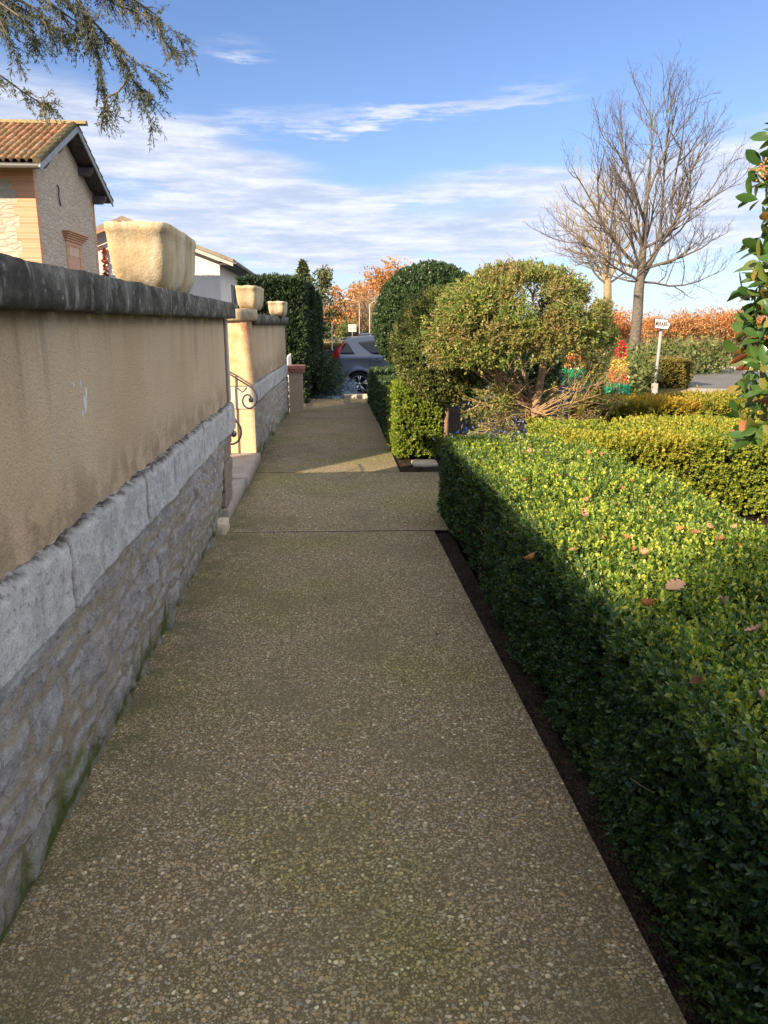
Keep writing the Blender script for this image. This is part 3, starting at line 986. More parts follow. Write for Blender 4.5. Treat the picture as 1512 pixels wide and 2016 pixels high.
# gateway: stone step and two wrought iron handrails
st = thing('stone_step', 'pale stone threshold step in the gap between the two walls', 'step', (-1.255, 7.12, 0))
M['step'] = mottled('pinkish worn stone', (.27, .24, .215), (.36, .32, .285), 5, bumpd=.01)
noisy_box('tread', -.52, .475, -1.33, -.1, -.03, .115, .06, .004, M['step'], st, 6, 3, .006)
noisy_box('tread', -.52, .495, -.085, 1.36, -.03, .12, .06, .004, M['step'], st, 6, 8, .006)
up = MB()
for k in range(1, 5):
    up.box(-.8 - .3 * k, -.522 - .3 * (k - 1), -1.33, 1.36, -.03, .12 + .15 * k)
up.build('riser_steps', M['pale_stone'], st)


def handrail(label, Y):
    t = thing('handrail', label, 'handrail', (-1.0, Y, .1), 'wrought iron handrails at the gateway')
    Q = lambda px, py: np.array(at(px, py, 8.28)) - np.array([-1.0, 8.28, .1])
    top = [Q(380, 695), Q(430, 722), Q(461, 742), Q(497, 764)]
    cx, cy = 487, 785
    pts = list(top)
    for i in range(26):
        a = R(-62 + i * 17); r_ = 22.5 - i * .66
        pts.append(Q(cx + 2 + r_ * .85 * math.cos(a), cy + 2 + r_ * math.sin(a)))
    sm = []
    for i in range(len(pts) - 1):
        for k in range(3): sm.append(pts[i] + (pts[i + 1] - pts[i]) * k / 3)
    MB().tube(sm, .0085, 8).build('rail', M['iron'], t, smooth=True)
    c = pts[-1]
    MB().lathe([(.001, -.03), (.022, -.02), (.028, 0), (.022, .02), (.001, .03)], (c[0], c[1], c[2]), 12).build('scroll_knob', M['iron'], t, smooth=True)
    b = MB(); a0, a1 = Q(466, 765), Q(478, 772)
    b.tube([Q(467, 764), Q(478, 772), Q(486, 763)], .008, 6)
    b.build('bracket', M['iron'], t)
    b = MB(); b.tube([Q(425, 722), Q(425, 722) + np.array([0, 0, -.95])], .011, 8)
    b.build('baluster', M['iron'], t)
    return t


handrail('scrolled grey iron handrail in front of the sunlit gate pier', 8.28)
h2 = handrail('dark iron handrail scroll just showing past the near wall end', 6.02)
h2.location = (-.985, 6.55, -.02)

# ------------------------------------------------------------------ cedar: trunk out in the garden, boughs reaching over
def cedar():
    t = thing('cedar_tree', 'cedar with drooping blue green boughs overhanging at top left', 'tree', (-4.58, 4.08, 0))
    T = np.array([-4.58, 4.08, 0])
    zz = np.linspace(-.1, 9, 14)
    MB().tube([(math.sin(z) * .05, math.cos(z * 1.3) * .05, z) for z in zz], [.40 - .018 * z for z in zz], 14).build('trunk', M['bark'], t, smooth=True)
    rng = np.random.default_rng(77)
    D = 6.0
    branches = [
        ([(-420, -330), (-150, -150), (60, -60), (130, -25), (164, 14), (192, 53), (222, 80), (238, 108), (262, 155), (278, 200), (294, 240)], 6.0, 1.0),
        ([(-100, -190), (100, -90), (222, 3), (278, 22), (328, 47), (372, 92)], 6.4, .8),
        ([(-420, -200), (-120, -30), (0, 40), (17, 55), (36, 95), (44, 138)], 5.7, .7),
        ([(-380, 40), (-150, 90), (0, 148), (42, 178), (78, 198), (98, 208)], 5.8, .6),
        ([(-330, -160), (-60, -40), (83, 28), (125, 61), (148, 76)], 6.2, .8),
        ([(150, -8), (185, 60), (196, 110), (192, 150), (200, 176)], 6.1, .6),
        ([(60, -40), (110, 20), (150, 40), (135, 75)], 6.0, .6),
        ([(-200, -60), (-20, 10), (40, 30), (62, 62), (64, 82)], 6.0, .7),
        ([(222, 80), (255, 110), (280, 135), (306, 152)], 6.0, .45),
        ([(240, 110), (262, 165), (285, 178), (300, 192)], 6.0, .45),
        ([(262, 155), (240, 195), (215, 205), (200, 218)], 6.0, .4),
        ([(-60, -60), (60, -30), (160, 20), (178, 60)], 6.3, .7),
        ([(300, 30), (318, 70), (335, 95), (352, 112)], 6.4, .35),
        ([(60, -80), (180, -40), (240, -10), (300, 15), (318, 50)], 6.5, .7),
        ([(-120, -60), (-20, -10), (20, 20), (60, 50), (72, 92)], 5.9, .6),
        ([(-60, -10), (20, 0), (70, 15), (100, 55), (112, 85)], 6.1, .6),
        ([(80, -30), (130, 0), (160, 35), (165, 72)], 5.9, .6)]
    wood, tw = MB(), MB()
    B, Dd = [], []
    for poly, Y, den in branches:
        P = np.array([at(x, y, Y) - T for x, y in poly])
        P[:, 1] += rng.uniform(-.15, .15, len(P))
        # resample
        seg = np.linalg.norm(np.diff(P, axis=0), axis=1); cum = np.r_[0, np.cumsum(seg)]
        s = np.linspace(0, cum[-1], int(cum[-1] / .04) + 2)
        Q = np.stack([np.interp(s, cum, P[:, k]) for k in range(3)], 1)
        rad = np.interp(s, [0, cum[-1]], [.016 * den + .003, .0025])
        wood.tube(Q[::2], list(rad[::2]), 6)
        tang = norm(np.gradient(Q, axis=0))
        for i in range(4, len(Q)):
            for _ in range(int(rng.poisson(1.9))):
                L = rng.uniform(.07, .30) * (1.0 - .5 * i / len(Q))
                dr = norm(tang[i] * rng.uniform(.4, 1.0) + rng.normal(size=3) * .45 + np.array([.10, 0, -.45]))
                n = max(3, int(L / .022))
                bend = np.array([0, 0, -.35]) 
                tp = np.array([Q[i] + dr * (L * k / n) + bend * (L * (k / n) ** 2 * .5) for k in range(n + 1)])
                tw.tube(tp[::2] if n > 3 else tp, .0022, 3, False)
                tt = norm(np.gradient(tp, axis=0))
                for k in range(1, n + 1):
                    for _ in range(int(rng.poisson(5.5))):
                        B.append(tp[k] + rng.normal(size=3) * .004); Dd.append(norm(tt[k] * .75 + rng.normal(size=3) * .62 + np.array([0, 0, -.10])))
        for i in range(len(Q)):
            for _ in range(int(rng.poisson(1.2))):
                B.append(Q[i]); Dd.append(norm(tang[i] + rng.normal(size=3) * .7))
    B = np.array(B); Dd = np.array(Dd)
    S = perp(Dd, rng)
    V, F = simple_leaves(B, Dd, S, rng.uniform(.022, .042, len(B)), rng.uniform(.0045, .0075, len(B)), .1)
    wood.build('bough', M['bark'], t, smooth=True)
    tw.build('twigs', M['bark'], t)
    fast_mesh('needles', V, F, NEEDLE, t)


cedar()


# ------------------------------------------------------------------ house on the left
def m_houselime(t, b):
    v = t.coord()
    mp = t.coord('Object', (3.4, 3.4, 8.5))
    k = t.voro(mp, 1.0, 'DISTANCE_TO_EDGE'); kc = t.voro(mp, 1.0)
    c = t.ramp(t.sep(kc.outputs['Color'])[0], [(0, (.42, .36, .30)), (.5, (.47, .41, .34)), (1, (.53, .47, .39))])
    c = t.mix(t.sstep(k.outputs['Distance'], .02, .14), (.46, .38, .29), c)
    c = t.mix(t.math('MULTIPLY', t.sstep(t.noise(v, 3, 6, .7), .5, .7), .35), c, (.33, .25, .18))
    t.put(b.inputs['Base Color'], c)
    t.put(b.inputs['Normal'], t.bump(t.math('ADD', t.sstep(k.outputs['Distance'], 0, .25), t.noise(v, 9, 5, .7)), .55, .025))
M['houselime'] = material('rough pale house stone', m_houselime, rough=.9, spec=.15)


def m_housebrick(t, b):
    v = t.coord()
    z = t.sep(v)[2]
    w = t.math('FRACT', t.math('MULTIPLY', z, 1 / .075))
    j = t.sstep(t.math('ABSOLUTE', t.math('SUBTRACT', w, .5)), .40, .46)
    row = t.math('FRACT', t.math('MULTIPLY', t.math('FLOOR', t.math('MULTIPLY', z, 1 / .075)), .618))
    c = t.mix(row, (.50, .23, .13), (.62, .33, .20))
    c = t.mix(t.math('MULTIPLY', t.noise(v, 6, 5), .4), c, (.60, .38, .25))
    c = t.mix(j, c, (.55, .42, .32))
    t.put(b.inputs['Base Color'], c)
M['housebrick'] = material('pink quoin brick', m_housebrick, rough=.9, spec=.15)


def m_tile(t, b):
    v = t.coord()
    r_ = t.attr('rnd')
    c = t.ramp(r_, [(0, (.21, .095, .055)), (.35, (.30, .15, .085)), (.7, (.38, .21, .12)), (1, (.27, .19, .13))])
    n = t.noise(v, 3.2, 6, .7)
    c = t.mix(t.math('MULTIPLY', t.sstep(n, .42, .60), .80), c, (.15, .115, .055))
    c = t.mix(t.math('MULTIPLY', t.sstep(t.noise(v, 9, 5), .55, .66), .6), c, (.12, .12, .045))
    t.put(b.inputs['Base Color'], c)
    t.put(b.inputs['Normal'], t.bump(t.noise(v, 30, 4), .5, .02))
M['tile'] = material('mossy clay canal tile', m_tile, rough=.9, spec=.15)
M['blue_wood'] = mottled('grey blue painted timber', (.24, .26, .29), (.31, .33, .36), 5, rough=.6)
M['dark_wood'] = mottled('dark soffit boards', (.060, .056, .060), (.10, .095, .10), 5, rough=.7)
M['zinc'] = material('dull zinc', color=(.30, .30, .29), rough=.5, metal=.4)


def tile_slope(name, parent, x0, x1, ridge, eave, seed=1):
    """canal tiles: rows of half pipes lapped in courses, ridge/eave = (y, z)"""
    rng = np.random.default_rng(seed)
    pw, pl = .18, .34
    L = math.hypot(eave[0] - ridge[0], eave[1] - ridge[1])
    d = np.array([(eave[0] - ridge[0]) / L, (eave[1] - ridge[1]) / L]); nrm = np.array([-d[1], d[0]])
    if nrm[1] < 0: nrm = -nrm
    us = np.arange(x0, x1, pw / 8)
    vs, st = [], []
    k = 0
    while k * pl < L:
        a, e = k * pl, min((k + 1) * pl, L)
        vs += [a + .001, a + .02, (a + e) / 2, e - .001]; st += [0, .05, .5, 1.0]; k += 1
    vs = np.array(vs); st = np.array(st)
    U, Vv = np.meshgrid(us, vs, indexing='ij'); ST = np.broadcast_to(st, U.shape)
    ph = np.mod(U / pw, 1.0)
    cover = np.sqrt(np.clip(1 - ((ph - .5) / .38) ** 2, 0, 1))
    h = .075 * cover + .02 * ST + .0
    idx = (np.floor(U / pw).astype(int) * 31 + np.floor(Vv / pl + 1e-6).astype(int) * 17) % 997
    rr = rng.random(997)[idx]
    h = h + rr * .012
    Yv = ridge[0] + d[0] * Vv + nrm[0] * h; Zv = ridge[1] + d[1] * Vv + nrm[1] * h
    return fast_mesh(name, np.stack([U, Yv, Zv], -1).reshape(-1, 3), grid_faces(len(us), len(vs)), M['tile'], parent, attrs={'rnd': rr})


def stone_house():
    t = thing('stone_house', 'stone house with pink brick corners and mossy clay tile roof on the left', 'house', (-7.2, 21, 0))
    ox, oy = 7.2, -21
    def P(o):
        o.location = (ox, oy, 0); return o
    xg, y0, y1, ze, ze1, zr, yr = -7.2, 21.0, 26.1, 5.53, 5.40, 6.70, 23.45
    P(MB().prism([(y0, -.4), (y1, -.4), (y1, ze1 - .05), (yr, zr - .10), (y0, ze - .05)], 0, xg - 9, xg).build('wall', M['houselime'], t))
    q = MB(); q2 = MB(); z = -.4; k = 0
    while z < ze - .12:
        wd = .44 if k % 2 else .34
        q.box(xg - wd - .10, xg + .012, y0 - .012, y0 + (.12 if k % 2 else .20), z, z + .30)
        q2.box(xg - .4, xg + .012, y1 - (.12 if k % 2 else .20), y1 + .012, z, z + .30)
        z += .302; k += 1
    P(q.build('brick_quoin', M['housebrick'], t)); P(q2.build('brick_quoin', M['housebrick'], t))
    P(MB().box(xg - 9, xg - .02, y0 - .010, y0 + .05, ze - .58, ze - .05).build('brick_frieze', M['housebrick'], t))
    q = MB()
    s = (zr - ze) / (yr - y0); s2 = (zr - ze1) / (y1 - yr)
    q.prism([(y0 + .05, ze - .28), (yr, zr - .34), (yr, zr - .11), (y0 + .05, ze - .03)], 0, xg - .05, xg + .008)
    P(q.build('brick_verge', mottled('pale verge brick', (.50, .37, .27), (.56, .44, .34), 9), t))
    xo = xg + .50
    R0, E0 = (yr, zr + .06), (y0 - .83, ze - .83 * s + .06)
    R1, E1 = (yr, zr + .06), (y1 + .45, ze1 - .45 * s2 + .06)
    rf = P(tile_slope('roof', t, xg - 9, xo - .02, R0, E0, 3))
    P(tile_slope('roof', t, xg - 9, xo - .02, R1, E1, 4))
    q = MB()
    for (a, b_) in ((R0, E0), (R1, E1)):
        q.prism([(a[0], a[1] - .012), (b_[0], b_[1] - .012), (b_[0], b_[1] - .05), (a[0], a[1] - .05)], 0, xg - 9, xo - .05)
    P(q.build('soffit', M['dark_wood'], t))
    P(MB().prism([(R0[0], R0[1] - .0), (E0[0], E0[1] - .0), (E0[0], E0[1] - .17), (R0[0], R0[1] - .17)], 0, xo - .048, xo - .012).build('bargeboard', M['blue_wood'], t, bevel=.004))
    P(MB().prism([(R1[0], R1[1] - .0), (E1[0], E1[1] - .0), (E1[0], E1[1] - .14), (R1[0], R1[1] - .17)], 0, xo - .048, xo - .012).build('bargeboard', M['blue_wood'], t, bevel=.004))
    for (yy, zz) in ((yr, zr - .18), ((yr + y1) / 2 + .1, (zr + ze1) / 2 - .22), (y1 - .05, ze1 - .18), (y0 + .02, ze - .18), ((yr + y0) / 2, (zr + ze) / 2 - .18)):
        P(MB().prism([(xg - .2, zz - .12), (xo - .22, zz - .12), (xo - .12, zz - .02), (xo - .06, zz + .10), (xg - .2, zz + .10)], 1, yy - .10, yy + .10).build('purlin_end', M['dark_wood'], t, bevel=.008))
    # ridge tiles
    q = MB(); x = xg - 9
    while x < xo - .1:
        prof = [(yr + .13 * math.cos(a), zr + .07 + .11 * math.sin(a)) for a in np.linspace(0, math.pi, 7)]
        q.prism(prof, 0, x, x + .37); x += .36
    P(q.build('ridge_tile', mottled('lichen ridge tile', (.36, .26, .13), (.20, .17, .08), 6), t))
    # mossy edge row over the verge
    q = MB()
    for (a, b_) in ((R0, E0), (R1, E1)):
        n = 9
        for i in range(n):
            p0 = (a[0] + (b_[0] - a[0]) * i / n, a[1] + (b_[1] - a[1]) * i / n + .02); p1 = (a[0] + (b_[0] - a[0]) * (i + 1.06) / n, a[1] + (b_[1] - a[1]) * (i + 1.06) / n + .05)
            q.tube([(xo - .09, *p0), (xo - .09, *p1)], [.085, .098], 10)
    P(q.build('verge_tile', mottled('black mossy tile', (.055, .055, .03), (.13, .11, .06), 6), t, smooth=False))
    # gutter
    g = MB(); yy, zz = E0[0] - .06, E0[1] - .05
    prof = [(yy + .075 * math.cos(a), zz + .075 * math.sin(a)) for a in np.linspace(math.pi, 2 * math.pi, 9)] + [(yy + .06 * math.cos(a), zz + .06 * math.sin(a)) for a in np.linspace(2 * math.pi, math.pi, 9)]
    g.prism(prof, 0, xg - 9, xo - .03)
    P(g.build('gutter', M['zinc'], t))
    # window with moulded brick surround on the gable
    c = at(141, 492, 23.7)
    yc = 23.72
    w = P(MB().box(xg - .05, xg + .03, yc - .68, yc - .45, 1.6, 3.62).box(xg - .05, xg + .03, yc + .45, yc + .68, 1.6, 3.62).box(xg - .05, xg + .032, yc - .68, yc + .68, 3.622, 3.74).build('window_surround', M['housebrick'], t, bevel=.01))
    q = MB()
    for k, (a, zz, h_) in enumerate(((.03, 3.742, .06), (.07, 3.803, .05), (.11, 3.854, .05), (.15, 3.905, .05), (.18, 3.956, .04))):
        q.box(xg - .05, xg + .03 + a, yc - .72 - a, yc + .72 + a, zz, zz + h_)
    q.build('cornice', M['housebrick'], w, bevel=.006)
    MB().box(xg - .04, xg + .006, yc - .449, yc + .449, 1.6, 3.36).build('shutter', mottled('faded terracotta panel', (.50, .30, .21), (.56, .36, .26), 4), w)
    MB().box(xg - .04, xg + .012, yc - .449, yc + .449, 3.362, 3.62).build('blind_panel', mottled('pale pink plaster', (.58, .40, .30), (.64, .46, .36), 4), w)
    # wall anchor iron
    P(MB().tube([(xg + .03, 22.72, 5.12), (xg + .04, 22.78, 5.0), (xg + .04, 22.70, 4.85), (xg + .04, 22.76, 4.70), (xg + .03, 22.84, 4.60)], .02, 6).build('wall_anchor', M['dark_wood'], t))
    # loose cable loops on the front wall
    P(MB().tube([(-8.62, y0 - .03, 4.35), (-8.60, y0 - .04, 4.72), (-8.50, y0 - .05, 4.84), (-8.40, y0 - .04, 4.74), (-8.38, y0 - .03, 4.40)], .015, 6).build('cable', M['grey_strip'], t))


stone_house()


def white_house():
    t = thing('white_house', 'low white house with shallow brown roof beyond the big planter', 'house', (-4.0, 30, 0))
    ox, oy = 4.0, -30
    def P(o): o.location = (ox, oy, 0); return o
    wm = mottled('white render', (.68, .63, .56), (.76, .72, .66), 1.2)
    x1, x0, xr, ze, zr = -3.93, -11.0, -7.2, 3.86, 5.08
    P(MB().prism([(x0, -.4), (x1, -.4), (x1, ze - .03), (xr, zr - .05), (x0, ze - .25)], 1, 30, 40).build('wall', wm, t))
    s1 = (zr - ze) / (x1 - xr)
    q = MB()
    e = (x1 + .55, ze - .55 * s1); e0 = (x0 - .5, ze - .25 - .5 * .4)
    for a, b_ in (((xr, zr), e), ((xr, zr), e0)):
        q.prism([(a[0], a[1]), (b_[0], b_[1]), (b_[0], b_[1] + .13), (a[0], a[1] + .13)], 1, 29.55, 43)
    rf = P(q.build('roof', mottled('weathered brown tile', (.21, .17, .135), (.30, .25, .20), 4, bumpd=.03), t))
    P(MB().prism([(xr, zr - .02), (e[0], e[1] - .02), (e[0], e[1] - .14), (xr, zr - .14)], 1, 29.50, 29.545).build('bargeboard', mottled('pale board', (.42, .38, .34), (.50, .46, .42), 4), t))
    P(MB().prism([(xr, zr - .02), (e0[0], e0[1] - .02), (e0[0], e0[1] - .14), (xr, zr - .14)], 1, 29.50, 29.545).build('bargeboard', mottled('red brown board', (.30, .16, .11), (.36, .2, .14), 4), t))
    g = MB(); cx, cz = e[0] + .07, e[1] + .02
    prof = [(cx + .075 * math.cos(a), cz + .075 * math.sin(a)) for a in np.linspace(math.pi, 2 * math.pi, 8)] + [(cx + .06 * math.cos(a), cz + .06 * math.sin(a)) for a in np.linspace(2 * math.pi, math.pi, 8)]
    g.prism(prof, 1, 29.5, 43)
    P(g.build('gutter', M['zinc'], t))
    P(MB().box(e[0] - .5, e[0] - .02, 29.6, 42.9, e[1] - .09, e[1] - .03).build('soffit', M['dark_wood'], t))
    P(MB().tube([(cx, 36.0, cz - .06), (cx - .05, 36.0, cz - .25), (x1 + .09, 36.0, cz - .55), (x1 + .08, 36.0, -.3)], .05, 8).build('downpipe', M['zinc'], t, smooth=True))
    w = P(MB().box(x1 - .03, x1 + .02, 33.6, 34.5, 1.6, 3.05).build('window', M['dark_wood'], t))
    sh = mottled('grey shutter', (.22, .2, .22), (.28, .26, .28), 4)
    MB().box(x1 - .01, x1 + .05, 33.25, 33.58, 1.6, 3.05).build('shutter', sh, w)
    MB().box(x1 - .01, x1 + .05, 34.52, 34.85, 1.6, 3.05).build('shutter', sh, w)
    # red garland against the white wall
    g = thing('red_garland', 'string of red leaves hanging down the white house wall', 'garland', (-8.02, 29.9, 2.2))
    rng = np.random.default_rng(4)
    n = 420
    zz = rng.uniform(0, 2.0, n); wd = np.where(zz < .9, .09, .035)
    B = np.stack([rng.normal(size=n) * wd, rng.normal(size=n) * .03 - .02, zz], 1)
    Dd = norm(rng.normal(size=(n, 3)) + [0, 0, -.6])
    V, F = simple_leaves(B, Dd, perp(Dd, rng), .11, .06)
    fast_mesh('leaves', V, F, leaf_mat('dry red leaves', [(0, (.22, .04, .02)), (1, (.40, .10, .05))], None, rough=.6), g)
    MB().tube([(0, 0, 0), (.02, 0, 1), (0, 0, 2.0)], .012, 5).build('cord', M['dark_wood'], g)


white_house()


# ------------------------------------------------------------------ clipped hedges
def hedge_thing(name, label, cat, boxes, mat, dens, L, W, step, k, seed, faces='lrfbt', bulge=.03, scale=3.0, rnd=.06, up=.5, fine=True, inset=.07, depth=.04, loc=None, group=None, lean=.75, stray=.02):
    rng = np.random.default_rng(seed)
    x0, x1, y0, y1, z0, z1 = boxes[0][:6]
    loc = loc or ((x0 + x1) / 2, (y0 + y1) / 2, z0)
    t = thing(name, label, cat, loc, group)
    Vs, Fs, k0 = [], [], 0
    for bx in boxes:
        fc = bx[6] if len(bx) > 6 else faces
        P, N = box_points(*bx[:6], dens, rng, fc, bulge, scale, seed, rnd)
        P = P - N * (np.abs(rng.normal(size=len(P))) * depth)[:, None] + N * ((rng.random(len(P)) < stray) * rng.uniform(.02, .06, len(P)))[:, None]
        A = norm(N * 1.0 + np.array([0, 0, up]) + rng.normal(size=P.shape) * .42)
        V, F = sprigs(P - A * (step * k * .6) - np.array(loc), A, k, L * rng.uniform(.8, 1.2, len(P)), W * rng.uniform(.85, 1.15, len(P)), step, rng, lean, fine)
        Vs.append(V); Fs.append(F + k0); k0 += len(V)
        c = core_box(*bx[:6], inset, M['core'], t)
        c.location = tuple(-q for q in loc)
    fast_mesh('foliage', np.concatenate(Vs), np.concatenate(Fs), mat, t)
    return t


def big_hedge():
    """long low box hedge beside the path: finest leaves nearest the camera"""
    rng = np.random.default_rng(101)
    loc = (1.4, 2.7, 0)
    t = thing('box_hedge', 'long glossy green box hedge beside the path, dotted with fallen oak leaves', 'hedge', loc)
    Vs, Fs, lit_tops, k0 = [], [], [], 0
    for (ya, yb, dens, L, W) in ((.45, 2.2, 3900, .0190, .0108), (2.2, 3.8, 3200, .0198, .0114), (3.8, 6.05, 2100, .0225, .0134)):
        first, last = ya < 1, yb > 6
        P, N = box_points(.795, 1.93, ya, yb, 0.02, .64, dens, rng, 'lrt' + ('f' if first else '') + ('b' if last else ''), .036, 4.5, 3, .06)
        hol = fbm(P[:, 1] * 6.5 + 3, P[:, 2] * 6.5 + P[:, 0] * 5.5, 77, 3)
        kp = (hol > .36) | (rng.random(len(P)) < .30)
        P, N = P[kp], N[kp]
        # soft swellings along the clipped side
        P[:, 0] += .019 * np.clip(P[:, 1] - 1.0, 0, 9)
        sw = (vn(P[:, 1] * 2.1, P[:, 2] * 1.6 + P[:, 0] * 1.3, 9) - .5) * .075
        P = P + N * sw[:, None]
        P = P - N * (np.abs(rng.normal(size=len(P))) * .045)[:, None] + N * ((rng.random(len(P)) < .035) * rng.uniform(.015, .05, len(P)))[:, None]
        A = norm(N + np.array([0, 0, .55]) + rng.normal(size=P.shape) * .45)
        n = len(P)
        V, F = sprigs(P - A * .030 - np.array(loc), A, 8, L * rng.uniform(.6, 1.3, n), W * rng.uniform(.75, 1.2, n), .0062, rng, .80, True)
        lit_top = np.clip((P[:, 2] - .50) / .14, 0, 1) * np.clip((P[:, 0] - .84) / .16, .25, 1) * np.clip(rng.normal(.72, .3, n), .1, 1)  # upper leaves coloured brighter than the sides, as if in sun
        lit_tops.append(np.repeat(np.tile(lit_top, 8), 6)); Vs.append(V); Fs.append(F + k0); k0 += len(V)
    tw = MB()
    for _ in range(90):
        y_ = rng.uniform(1.6, 6.0); x_ = .80 + .019 * max(0, y_ - 1) + rng.uniform(-.01, .05); z_ = rng.uniform(.05, .6)
        if rng.random() < .35: x_ = rng.uniform(.9, 1.9); z_ = .60 + rng.uniform(-.02, .03)
        p = np.array([x_, y_, z_]) - np.array(loc); d = norm(rng.normal(size=3) + np.array([-.3, 0, .9])) * rng.uniform(.03, .08)
        tw.tube([p, p + d * .5 + rng.normal(size=3) * .004, p + d], [.0016, .0014, .0008], 3, False)
    tag(tw.build('twigs', M['dry_twig'], t), kind='stuff')
    fast_mesh('foliage', np.concatenate(Vs), np.concatenate(Fs), BOX, t, attrs={'young': np.concatenate(lit_tops)})
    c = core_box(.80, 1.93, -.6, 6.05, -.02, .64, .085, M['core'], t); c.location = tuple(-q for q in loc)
    # the part behind the camera, coarser
    P, N = box_points(.845, 1.93, -.8, .45, .03, .64, 500, rng, 'lrtf', .028, 4.5, 3, .055)
    A = norm(N + np.array([0, 0, .55]) + rng.normal(size=P.shape) * .45)
    V, F = sprigs(P - A * .03 - np.array(loc), A, 6, .035, .02, .008, rng, .8, False)
    fast_mesh('foliage', V, F, BOX, t)


big_hedge()

hedge_thing('box_hedge', 'yellow green box hedge crossing behind the long hedge, its bright front in full sun', 'hedge',
            [(1.80, 6.8, 5.66, 6.95, .02, .655)], YBOX, 1900, .026, .015, .009, 7, 201, bulge=.085, scale=3.0, depth=.06, stray=.06, inset=.15)
hedge_thing('box_hedge', 'golden box hedge furthest back, in front of the tinsel cones', 'hedge',
            [(2.95, 8.6, 8.35, 9.35, .03, .66)], GBOX, 1200, .032, .019, .011, 7, 202, bulge=.08, scale=2.6, depth=.06, stray=.05, inset=.14)
hedge_thing('box_hedge', 'bright green cube of box hedge at the path edge beside a thin trunk', 'hedge',
            [(.74, 1.27, 8.62, 9.65, .02, .86)], LBOX, 1500, .028, .017, .009, 7, 203, bulge=.045, scale=4, depth=.04)
hedge_thing('box_hedge', 'dark green box hedge in shade along the far path', 'hedge',
            [(.78, 1.45, 9.7, 15.4, .0, .66)], DARK, 800, .034, .02, .011, 7, 204, bulge=.04, scale=3, depth=.04)
# tall clipped cypress hedge behind the far wall
hedge_thing('cypress_hedge', 'tall dark clipped cypress hedge behind the far garden wall', 'hedge',
            [(-1.66, -.42, 15.0, 16.6, -.1, 2.33), (-1.7, -.32, 16.6, 20, -.35, 2.32), (-1.8, -.24, 20, 28, -.4, 2.28)], CYPR, 420, .085, .034, .03, 6, 205,
            bulge=.05, scale=2, rnd=.10, up=.9, fine=False, inset=.12, depth=.06, lean=.5, stray=.05)


# ------------------------------------------------------------------ topiary and trees
def ell_points(c, r, n, rng, zmin=-1.0, shell=(.80, 1.0), bulge=.0, seed=0):
    u = norm(rng.normal(size=(int(n * 1.6), 3)))
    u = u[u[:, 2] > zmin][:n]
    rr = rng.uniform(*shell, len(u))
    if bulge: rr = rr + (fbm(u[:, 0] * 3 + u[:, 2] * 2, u[:, 1] * 3 + u[:, 2] * 3, seed) - .5) * 2 * bulge
    P = np.array(c) + u * rr[:, None] * np.array(r)
    return P, norm(u / np.array(r)), u


def uv_blob(name, c, r, mat, parent, amp=.05, seed=2):
    bm = bmesh.new(); bmesh.ops.create_icosphere(bm, subdivisions=3, radius=1)
    for v in bm.verts:
        k = 1 + (float(vn(v.co.x * 3 + v.co.z * 2, v.co.y * 3 + v.co.z, seed)) - .5) * 2 * amp
        v.co = Vector((c[0] + v.co.x * r[0] * k, c[1] + v.co.y * r[1] * k, c[2] + v.co.z * r[2] * k))
    me = bpy.data.meshes.new(name); bm.to_mesh(me); bm.free()
    return link_mesh(me, name, mat, parent)


def topiary_dense(label, base, zc, r, mat, n, L, W, seed, bark, trunk_r=.05, core=True, brown=None):
    rng = np.random.default_rng(seed)
    t = thing('topiary_tree', label, 'topiary', base)
    P, N, u = ell_points((0, 0, zc), r, n, rng, shell=(.90, 1.01), bulge=.03, seed=seed)
    A = norm(N + np.array([0, 0, .4]) + rng.normal(size=P.shape) * .45)
    V, F = sprigs(P - A * .03, A, 7, L, W, .011, rng, .8, False)
    fast_mesh('crown', V, F, mat, t)
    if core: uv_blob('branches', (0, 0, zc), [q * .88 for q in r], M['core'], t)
    MB().tube([(0, 0, -.05), (.015, 0, zc * .5), (0, .01, zc)], [trunk_r, trunk_r * .9, trunk_r * .7], 10).build('trunk', bark, t, smooth=True)
    return t


topiary_dense('largest dark green topiary ball, furthest back beside the car', (1.70, 13.0, 0), 1.52, (.93, .93, .92), DARK, 9000, .05, .028, 301, M['bark'])
topiary_dense('mid green topiary ball on a slim pale trunk behind the green cube hedge', (1.325, 8.72, 0), 1.26, (.60, .62, .63), MIDL, 5500, .036, .018, 302, M['red_bark'], .032)


